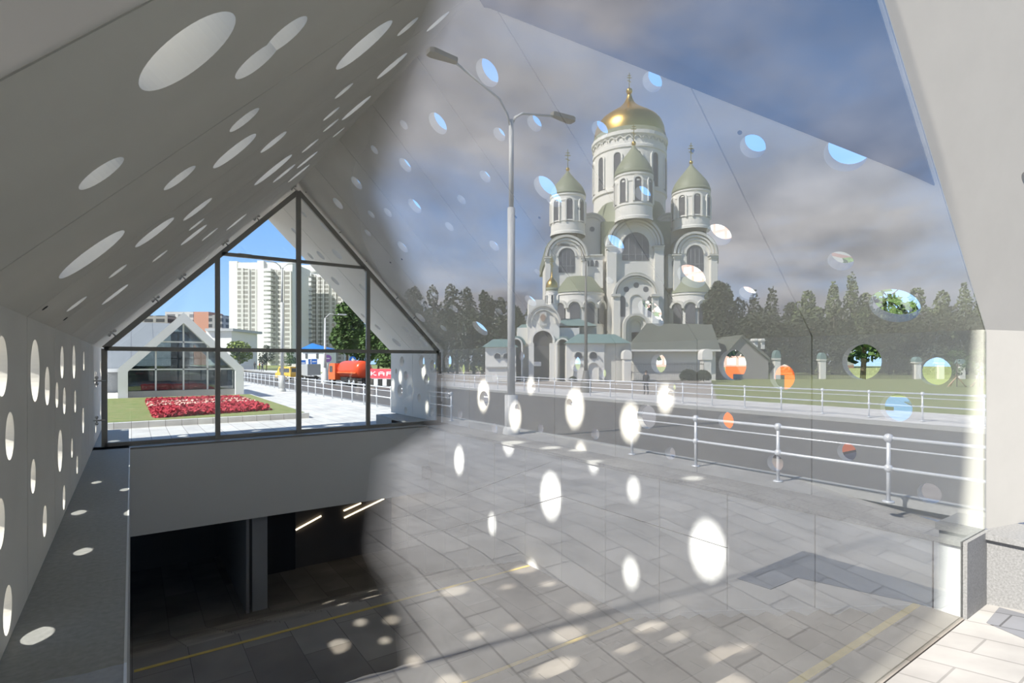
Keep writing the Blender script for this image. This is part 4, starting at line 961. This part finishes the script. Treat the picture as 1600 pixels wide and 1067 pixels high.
# centre arm
def arm(x, ysp, hw, D, yb, win, pil, wn):
    mb = MB(); arch_slab(mb, x, ysp, yb, hw, D, 8); mb.build('gable_wall', CHW, ch)
    for k, (q, w_) in enumerate(((hw + .5, 3.5), (hw - 5, 3), (hw - 10, 3))):
        mb = MB(); arch_ring(mb, x, ysp, q, w_, D - .75 + k * .22, .9 - k * .15); mb.build('archivolt', CHT if k == 0 else CHW, ch)
    for s in (-1, 1):
        x0 = x + s * (hw - pil / 2); box_part('pilaster', CHW, x0 - pil / 2, x0 + pil / 2, ysp + 5, yb, D - .9, 1.0, ch)
        box_part('capital', CHT, x0 - pil / 2 - 2, x0 + pil / 2 + 2, ysp + 1, ysp + 3, D - 1.3, 1.4, ch); box_part('capital', CHW, x0 - pil / 2 - 1, x0 + pil / 2 + 1, ysp + 3, ysp + 7, D - 1.1, 1.2, ch)
    xw, hw_, ys_, yb_ = win
    mb = MB(); arch_slab(mb, xw, ys_, yb_, hw_, D - .12, .3); w_ = mb.build('window', WIND, ch)
    mb = MB(); arch_ring(mb, xw, ys_, hw_ + 3.4, 3, D - .3, .4); mb.build('surround', CHW, w_)
    mb = MB()
    for k in range(1, wn): slab(mb, xw - hw_ + 2 * hw_ * k / wn - .25, xw - hw_ + 2 * hw_ * k / wn + .25, ys_ - hw_ * .6, yb_, D - .2, .08)
    slab(mb, xw - hw_, xw + hw_, (ys_ + yb_) / 2 + 2, (ys_ + yb_) / 2 + 2.6, D - .2, .08); mb.build('glazing_bars', GREYP, w_)
arm(993, 382, 44, 87.5, YB, (993, 21, 384, 407), 14, 4)
arm(885, 400, 33, 88.0, YB, (885.5, 12.5, 400, 426), 8, 4)
arm(1087, 396, 34, 88.0, YB, (1086, 13, 396, 424), 10, 4)
# links with little windows, lower lean-to roofs and curved lower walls
for x0, x1, xs3 in ((912, 942, (918, 925, 932)), (1044, 1062, (1052, 1058))):
    box_part('link_wall', CHW, x0, x1, 399, 450, 87.8, 6, ch); box_part('link_cornice', CHT, x0, x1, 397, 399.5, 87.5, 6, ch)
    for x in xs3: mb = MB(); arch_slab(mb, x, 409, 416, 2.2, 87.7, .2, 1.0); mb.build('small_window', WIND, ch)
for xc, x0, x1 in ((905, 868, 945), (1078, 1043, 1108)):
    D = 84.5; c = P(xc, 500, D + 4); r = m_px((x1 - x0) / 2, D + 2); zt = P(xc, 455, D).z - c.z; zr = P(xc, 428, D).z - c.z; zb = GR - c.z
    mb = MB(); mb.lathe([(r, zb), (r, zt - .4), (r * 1.04, zt - .35), (r * 1.04, zt)], c, 32, smooth=False); mb.build('apse_wall', CHW, ch)
    mb = MB(); mb.lathe([(r * 1.07, zt), (r * .55, zr), (0, zr + .3)], c, 32); mb.build('apse_roof', CHG, ch)
    for a in (-.9, -.3, .3, .9):
        dr = -FM * math.cos(a) + RM_ * math.sin(a); tg = Vector((-dr.y, dr.x, 0)); b = c + dr * (r - .1) + UZ * (P(xc, 505, D).z - c.z)
        mb = MB(); mb.prism(arch_pts(b, tg, .75, 2.4, 10), dr * .25); w_ = mb.build('apse_window', WIND, ch)
        mb = MB(); A, B = [], []; cc = b + UZ * 2.4
        for j in range(13): t_ = PI - PI * j / 12; A.append(cc + tg * 1.35 * math.cos(t_) + UZ * 1.35 * math.sin(t_)); B.append(cc + tg * .95 * math.cos(t_) + UZ * .95 * math.sin(t_))
        mb.strip(A, B, dr * .5); mb.build('hood', CHT, w_)
# porch in front of the centre arm
D = 84
mb = MB(); arch_slab(mb, 994, 462, YB, 34, D, 5, .95); mb.build('porch_wall', CHW, ch)
mb = MB(); arch_slab(mb, 994, 455, 463, 31, D + .5, 5, .95); mb.build('porch_roof', CHG, ch)
for q, w_, d_2 in ((36, 3.5, -.7), (31, 2.5, -.45)): mb = MB(); arch_ring(mb, 994, 461, q, w_, D + d_2, .7, rise=.95); mb.build('archivolt', CHT if q == 36 else CHW, ch)
for s in (-1, 1): box_part('pilaster', CHW, 994 + s * 30 - 5, 994 + s * 30 + 5, 462, YB, D - .5, .6, ch); box_part('capital', CHT, 994 + s * 31 - 7, 994 + s * 31 + 7, 459, 463, D - .8, .9, ch)
for x, y in ((978.5, 452), (994, 445.5), (1009, 452)): c = P(x, y, D - .05); mb = MB(); mb.prism([c + (RM_ * math.cos(k * PI / 10) + UZ * math.sin(k * PI / 10)) * m_px(4.4, D) for k in range(20)], FM * .2); mb.build('round_window', WIND, ch)
for x in (972.5, 1016): mb = MB(); arch_slab(mb, x, 467, 495, 4.5, D - .05, .2); mb.build('tall_window', WIND, ch)
mb = MB(); arch_ring(mb, 994, 470, 11, 1.6, D - .2, .3, yb=500); mb.build('niche_surround', CHT, ch)
for k, (q, d2) in enumerate(((20, -1.4), (15.5, -1.0), (11.5, -.6))): mb = MB(); arch_ring(mb, 994, 509, q, 4, D + d2, 1.4, yb=YB); mb.build('portal_arch', CHW if k % 2 else CHT, ch)
mb = MB(); arch_slab(mb, 994, 520, YB, 10, D - .2, .3, .1); mb.build('portal_door', mat('dark_brown_door', (.07, .05, .045), .6), ch)
# domes
cupola(ch, 983, 98, 55, 352, 226, 219, 54, 148, GOLD, 12, True, 257, 306, 5.2, True, 5)
cupola(ch, 990, 87, 28.5, 348, 278, 273, 29.5, 228, CHG, 8, True, 286, 322, 5, ball_r=3.6)
cupola(ch, 887, 90, 26.5, 370, 309, 305, 27.5, 268, CHG, 8, True, 318, 352, 4.6)
cupola(ch, 1079.5, 90, 27.5, 362, 303, 298, 28.5, 257, CHG, 8, True, 311, 345, 5)
mb = MB(); c = P(983, 239, 98); R_ = m_px(55, 98)
for k in range(28):
    a = 2 * PI * k / 28; dr = FM * math.cos(a) + RM_ * math.sin(a); tg = Vector((-dr.y, dr.x, 0)); A, B = [], []
    for j in range(9): t_ = PI - PI * j / 8; A.append(c + dr * (R_ - .02) + tg * .6 * math.cos(t_) + UZ * (.6 * math.sin(t_) + .1)); B.append(c + dr * (R_ - .02) + tg * .42 * math.cos(t_) + UZ * (.42 * math.sin(t_) + .1))
    mb.strip(A, B, dr * .25)
mb.build('blind_arcade', CHT, ch)

# gatehouse with its little gold cupola
gt = thing('gatehouse', 'white arched gatehouse with teal roof and small gold cupola beside the church, mirrored', 'gatehouse', (P(850, 595, 54).x, P(850, 595, 54).y, GR))
D = 52; GB = 596
mb = MB(); arch_slab(mb, 849, 505, GB, 25, D, 6, 1.1); slab(mb, 808, 905, 512, GB, D + .6, 6); mb.build('wall', CHW, gt)
box_part('side_block', CHT, 905, 932, 508, GB, D + 2, 5, gt)
for q, w_ in ((27, 2.5), (20, 1.5)): mb = MB(); arch_ring(mb, 849, 505, q, w_, D - .25, .3, rise=1.1); mb.build('archivolt', CHT, gt)
mb = MB(); arch_slab(mb, 848, 532, GB, 15.5, D - .06, .2); op = mb.build('gateway', mat('gateway_dark', (.10, .095, .09), .8), gt)
mb = MB(); arch_ring(mb, 848, 532, 18.5, 3, D - .3, .35, yb=GB); mb.build('gateway_arch', CHW, op)
mb = MB(); slab(mb, 834, 845, 565, 572, D - .15, .05); mb.build('notice', WHITEM, op)
mb = MB(); slab(mb, 859, 870, 536, GB, D - .9, .9); slab(mb, 826, 834, 536, GB, D - .9, .9); mb.build('gate_pier', CHW, gt)
for s, x in ((0, 806), (1, 879)):
    mb = MB(); arch_slab(mb, x, 538, GB, 8, D + .4, .2); w_ = mb.build('side_arch', WIND, gt); mb = MB(); arch_ring(mb, x, 538, 10.5, 2.4, D - 1.2, 1.8, yb=GB); mb.build('side_arch_frame', CHW, w_)
    mb = MB(); arch_ring(mb, x + 2, 538, 13, 3, D - .6, 2.5); mb.build('side_hood', TEAL, w_)
mb = MB(); c = P(848, 498, D - .1); slab(mb, 843, 854, 486, 509, D - .18, .18); mb.build('icon_frame', CHT, gt)
mb = MB(); mb.prism([c + (RM_ * math.cos(k * PI / 10) * .24 + UZ * (.34 * math.sin(k * PI / 10) + .1)) - FM * .2 for k in range(20)], FM * .1); mb.build('icon', mat('icon_brown', (.42, .30, .22), .6), gt)
def hip(nm, m, x0, x1, ye, yt, D, dp, par, over=1.5):
    a, b = P(x0 - over, ye, D), P(x1 + over, ye, D); F_ = FM * dp; h = P(x0, yt, D).z - a.z; L_ = (b - a).length; ins = min(L_ * .3, dp * .5)
    r0 = a + RM_ * ins + F_ * .5 + UZ * h; r1 = b - RM_ * ins + F_ * .5 + UZ * h; mb = MB()
    mb.add([a, b, b + F_, a + F_, r0, r1], [(0, 1, 5, 4), (1, 2, 5), (2, 3, 4, 5), (3, 0, 4), (3, 2, 1, 0)]); return mb.build(nm, m, par)
hip('roof', TEAL, 868, 932, 509, 492, D + .5, 9, gt); hip('roof', TEAL, 808, 838, 513, 503, D + .6, 7, gt)
cupola(gt, 862, 56, 9, 486, 455, 450, 9.5, 428, GOLD, 6, True, 462, 474, 1.5, True, 1.6)
box_part('rear_block', CHW, 826, 862, 468, 520, 62, 5, gt)

# low buildings and walls of the compound
t = thing('gate_lodge', 'low white lodge with teal hipped roof right of the gatehouse, mirrored', 'building', (P(920, GB, 50).x, P(920, GB, 50).y, GR))
box_part('wall', CHW, 885, 944, 535, GB, 50, 1.9, t); hip('roof', TEAL, 884, 985, 536, 521, 49.6, 2.6, t)
box_part('side_wall', CHT, 944, 986, 534, GB, 50.4, 1.8, t)
for x in (904, 927): mb = MB(); arch_slab(mb, x, 555, 560, 5.5, 49.9, .2); w_ = mb.build('lunette', WIND, t); mb = MB(); arch_ring(mb, x, 556, 7.5, 1.5, 49.7, .3); mb.build('hood', CHT, w_); mb = MB(); arch_ring(mb, x, 575, 9, 1, 49.8, .2, yb=GB); mb.build('blind_arch', CHT, t)
t = thing('gate_lodge', 'low white lodge with teal roof left of the tall grey lamp, mirrored', 'building', (P(778, GB, 50).x, P(778, GB, 50).y, GR))
box_part('wall', CHW, 758, 806, 541, GB, 50, 1.9, t); hip('roof', TEAL, 754, 808, 542, 529, 49.6, 2.4, t)
for x in (777, 791): mb = MB(); arch_slab(mb, x, 556, 560, 4.5, 49.9, .2); w_ = mb.build('lunette', WIND, t); mb = MB(); arch_ring(mb, x, 557, 6.2, 1.2, 49.7, .3); mb.build('hood', CHT, w_)
box_part('plinth', CHT, 758, 806, 572, 574, 49.8, .3, t)
t = thing('long_outbuilding', 'long low outbuilding with dark roof between lodge and trees, mirrored', 'building', (P(1040, GB, 56).x, P(1040, GB, 56).y, GR))
box_part('wall', CHW, 990, 1118, 548, GB + 1, 54, 7, t); 
mb = MB(); a, b, c, d = P(975, 548, 53), P(1126, 548, 53), P(1112, 507, 59), P(1010, 505, 59); mb.add([a, b, c, d, P(1126, 548, 65), P(975, 548, 65)], [(0, 1, 2, 3), (1, 4, 2), (3, 2, 4, 5), (0, 3, 5), (0, 5, 4, 1)]); mb.build('roof', DROOF, t)
box_part('eave_board', CHW, 975, 1126, 546, 549, 52.9, .3, t)
t = thing('gabled_house', 'grey gabled house behind the fence near the white chimneys, mirrored', 'house', (P(1160, 598, 60).x, P(1160, 598, 60).y, GR))
mb = MB(); mb.prism([P(1128, 598, 58), P(1200, 598, 58), P(1200, 556, 58), P(1160, 525, 58), P(1128, 556, 58)], FM * 8); mb.build('wall', mat('house_grey', (.30, .28, .26), .9), t)
mb = MB(); mb.strip([P(1127, 560, 57.7), P(1160, 523, 57.7), P(1203, 560, 57.7)], [P(1127, 563, 57.7), P(1160, 527, 57.7), P(1203, 563, 57.7)], FM * 9); mb.build('roof', DROOF, t)
for x in (1181, 1192): box_part('chimney', CHW, x - 2.6, x + 2.6, 529, 545, 62, 1, t); box_part('chimney_cap', CHT, x - 3.6, x + 3.6, 531, 533, 61.8, 1.4, t)

# fence pillars with teal caps, and the dark iron fence between them
def pillar(x, yb, yt, label, D, hw=4.2, cap=True):
    t = thing('fence_pillar', label, 'pillar', P(x, yb, D), 'fence pillars along the compound')
    h = yb - yt
    box_part('shaft', CHW, x - hw, x + hw, yt + h * .28, yb, D, .55, t); box_part('capital', CHT, x - hw - 1, x + hw + 1, yt + h * .26, yt + h * .31, D - .08, .7, t)
    if cap: mb = MB(); arch_slab(mb, x, yt + h * .22, yt + h * .27, hw + .6, D - .05, .7, .9 * h * .2 / (hw + .6)); mb.build('cap', TEAL, t)
places = [(1215, 601, 545, 'under the roof edge of the gabled house'), (1286, 596, 549, 'standing alone left of the round hole with trees'), (1435, 593, 556, 'left of the dark hole'), (1471, 593, 557, 'right beside the dark hole'), (1504, 593, 560, 'behind the first tripod stake'), (1533, 595, 566, 'nearest the white wall edge')]
for x, yb, yt, l in places: pillar(x, yb, yt, 'white pillar with teal cap ' + l + ', mirrored', 58)
t = thing('arched_fence_post', 'white arched wall pier at the end of the lodge fence, mirrored', 'pillar', P(980, 596, 50))
box_part('shaft', CHW, 975, 986, 561, 597, 49, 1.0, t); mb = MB(); arch_slab(mb, 980.5, 553, 561, 6.5, 48.9, 1.2); mb.build('head', CHW, t)
t = thing('arched_fence_post', 'white arched wall pier at the right end of the outbuilding, mirrored', 'pillar', P(1105, 596, 50))
box_part('shaft', CHW, 1099, 1111, 562, 598, 49, 1.0, t); mb = MB(); arch_slab(mb, 1105, 553, 562, 8, 48.9, 1.2); mb.build('head', CHW, t)
def iron_fence(label, x0, x1, D, y0, yb, step=1.6):
    t = thing('iron_fence', label, 'fence', P((x0 + x1) / 2, yb, D)); mb = MB(); x = x0
    while x < x1: slab(mb, x - .15, x + .15, y0, yb, D, .03); x += step
    mb.build('bars', mat('iron_black', (.04, .04, .04), .6), t); mb = MB()
    for y in (y0 + 3, (y0 + yb) / 2, yb - 2): slab(mb, x0, x1, y - .35, y + .35, D, .05)
    mb.build('rails', MATS['iron_black'], t)
iron_fence('black iron fence in front of the long outbuilding, mirrored', 986, 1100, 48, 566, 597)
iron_fence('black iron fence on the lawn between the teal-capped pillars, mirrored', 1112, 1560, 58.3, 567, 597)
# stakes around the saplings
for x, y, l in ((1494.5, 604, 'left of the two'), (1530, 604, 'right of the two')):
    b = mir(hz(x, y)); t = thing('sapling_stakes', 'tripod of pale wooden stakes on the lawn, ' + l + ', mirrored', 'plant stakes', b); mb = MB(); D = (mir(b) - Vector((0, 0, EYE))).dot(fw)
    top = b + UZ * m_px(18, D)
    for dx, dy in ((-.62, 0), (.62, 0), (0, .6)): mb.tube([b + RM_ * dx * 1.1 + FM * dy, top - RM_ * dx * .2], .035, 6)
    mb.build('stakes', mat('pale_wood', (.62, .42, .26), .8), t)
    mb = MB(); mb.tube([b, b + UZ * m_px(42, D)], .03, 6); mb.build('stem', BARK, t)
    mb = MB(); leaves(mb, b + UZ * m_px(38, D), (.7, .7, 1.0), 260, .08, random.Random(3)); mb.build('foliage', LEAF, t, norm=False)
# hedge bushes by the fence
for i, (x, y, w_, l) in enumerate([(1075, 598, 26, 'left of the pair before the iron fence'), (1098, 599, 24, 'right of the pair before the iron fence'), (895, 600, 12, 'at the foot of the ornate lamp')]):
    b = P(x, y, 46); b.z = GR; mb = MB(); r_ = m_px(w_ / 2, 46); leaves(mb, b + UZ * r_ * .8, (r_, r_, r_ * .9), 900, .09, random.Random(i)); mb.build('bush', LEAFD, None, norm=False, label='round dark bush ' + l + ', mirrored', category='bush')
# trees of the compound
def tr(label, x, ytop, w, D, m, seed, kind='round', n=1500): tree_px(label, x, 590, ytop, w, D, m, seed, mir, kind, n, 'trees behind the church compound')
LEAFM = mat('mid_leaf_green', (0.20, 0.24, 0.10), .85, noise=.5, nscale=.5)
tr('bushy dark tree directly right of the church, mirrored', 1122, 438, 62, 66, LEAFD, 30, n=3500)
for i, (x, yt, w_, l) in enumerate([(1155, 462, 40, 'first'), (1178, 458, 44, 'second'), (1206, 452, 44, 'third'), (1236, 470, 40, 'fourth')]):
    tr('dark tree ' + l + ' in the row right of the church, mirrored', x, yt, w_, 92, LEAFD, 40 + i, 'cone' if i in (1, 2) else 'round', 1500)
for i, (x, yt, w_, k, l) in enumerate([(1262, 452, 50, 'round', 'round crown above the lone white pillar'), (1302, 446, 48, 'cone', 'pointed crown above the round hole'), (1330, 432, 44, 'cone', 'tallest with a thin top'),
        (1352, 456, 48, 'round', 'broad crown right of the tallest'), (1392, 458, 54, 'round', 'round crown behind the smiling-shaped hole'), (1432, 448, 52, 'round', 'round crown above the two close pillars'), (1472, 452, 46, 'round', 'above the first tripod stake'), (1506, 448, 46, 'cone', 'above the second tripod stake'), (1538, 446, 50, 'round', 'at the white wall edge')]):
    tr('green tree with ' + l + ', mirrored' if 'crown' in l or 'top' in l else 'green tree ' + l + ', mirrored', x, yt, w_, 84, LEAFM, 60 + i, k, 2000)
for i, x in enumerate(range(1150, 1580, 30)): tree_px('dark understorey tree in the unbroken row behind the iron fence on the lawn, mirrored', x, 590, 492 - (i % 3) * 9, 52, 76, LEAFD, 90 + i, mir, 'low', 1800, 'understorey trees behind the fence')
for i, (x, yt, w_) in enumerate([(618, 452, 44), (648, 446, 46), (676, 444, 44), (704, 442, 46), (730, 447, 40), (756, 452, 42), (782, 462, 38), (806, 476, 34)]):
    tree_px('dark tree in the wood left of the church, mirrored, ' + ('outermost of the row', 'next to the outermost', 'third along', 'the highest crown', 'just past the highest', 'left of the tall lamp', 'behind the tall lamp', 'against the gatehouse')[i], x, 590, yt, w_, 96, LEAFD, 120 + i, mir, 'round', 1700, 'trees in the wood left of the church')
for i, x in enumerate(range(610, 830, 26)): tree_px('low tree at the foot of the wood left of the church, mirrored', x, 590, 490 - (i % 3) * 7, 48, 80, LEAFD, 150 + i, mir, 'low', 1700, 'low trees at the foot of the wood')

# what the holes in the right wall give onto: trees and a block across the road
for i, (x, y, h, w, l) in enumerate([(30, 6, 7, 6, 'lone'), (34, 14, 8, 6, 'second'), (33, 23, 7.5, 6, 'third'), (36, 33, 9, 7, 'fourth'), (38, 44, 8.5, 7, 'fifth')]):
    make_tree('green tree ' + l + ' along the road past the blue car, glimpsed through the wall holes', (x, y, GR), h, w, LEAF, 200 + i, 'roadside trees past the right wall', 'round', 1200)
t = thing('apartment_block', 'pink and white apartment block glimpsed through the roof holes', 'building', (150, 95, GR))
PK = facade_mat('pink_floors', (.62, .36, .30), (.80, .78, .75), 4, 3, .5, 'YZ')
mb = MB(); mb.box((150, 70, GR), (165, 135, 48)); mb.build('wall', PK, t); mb = MB(); mb.box((149.5, 69.5, 48), (165.5, 135.5, 49)); mb.build('roof', GREYP, t)
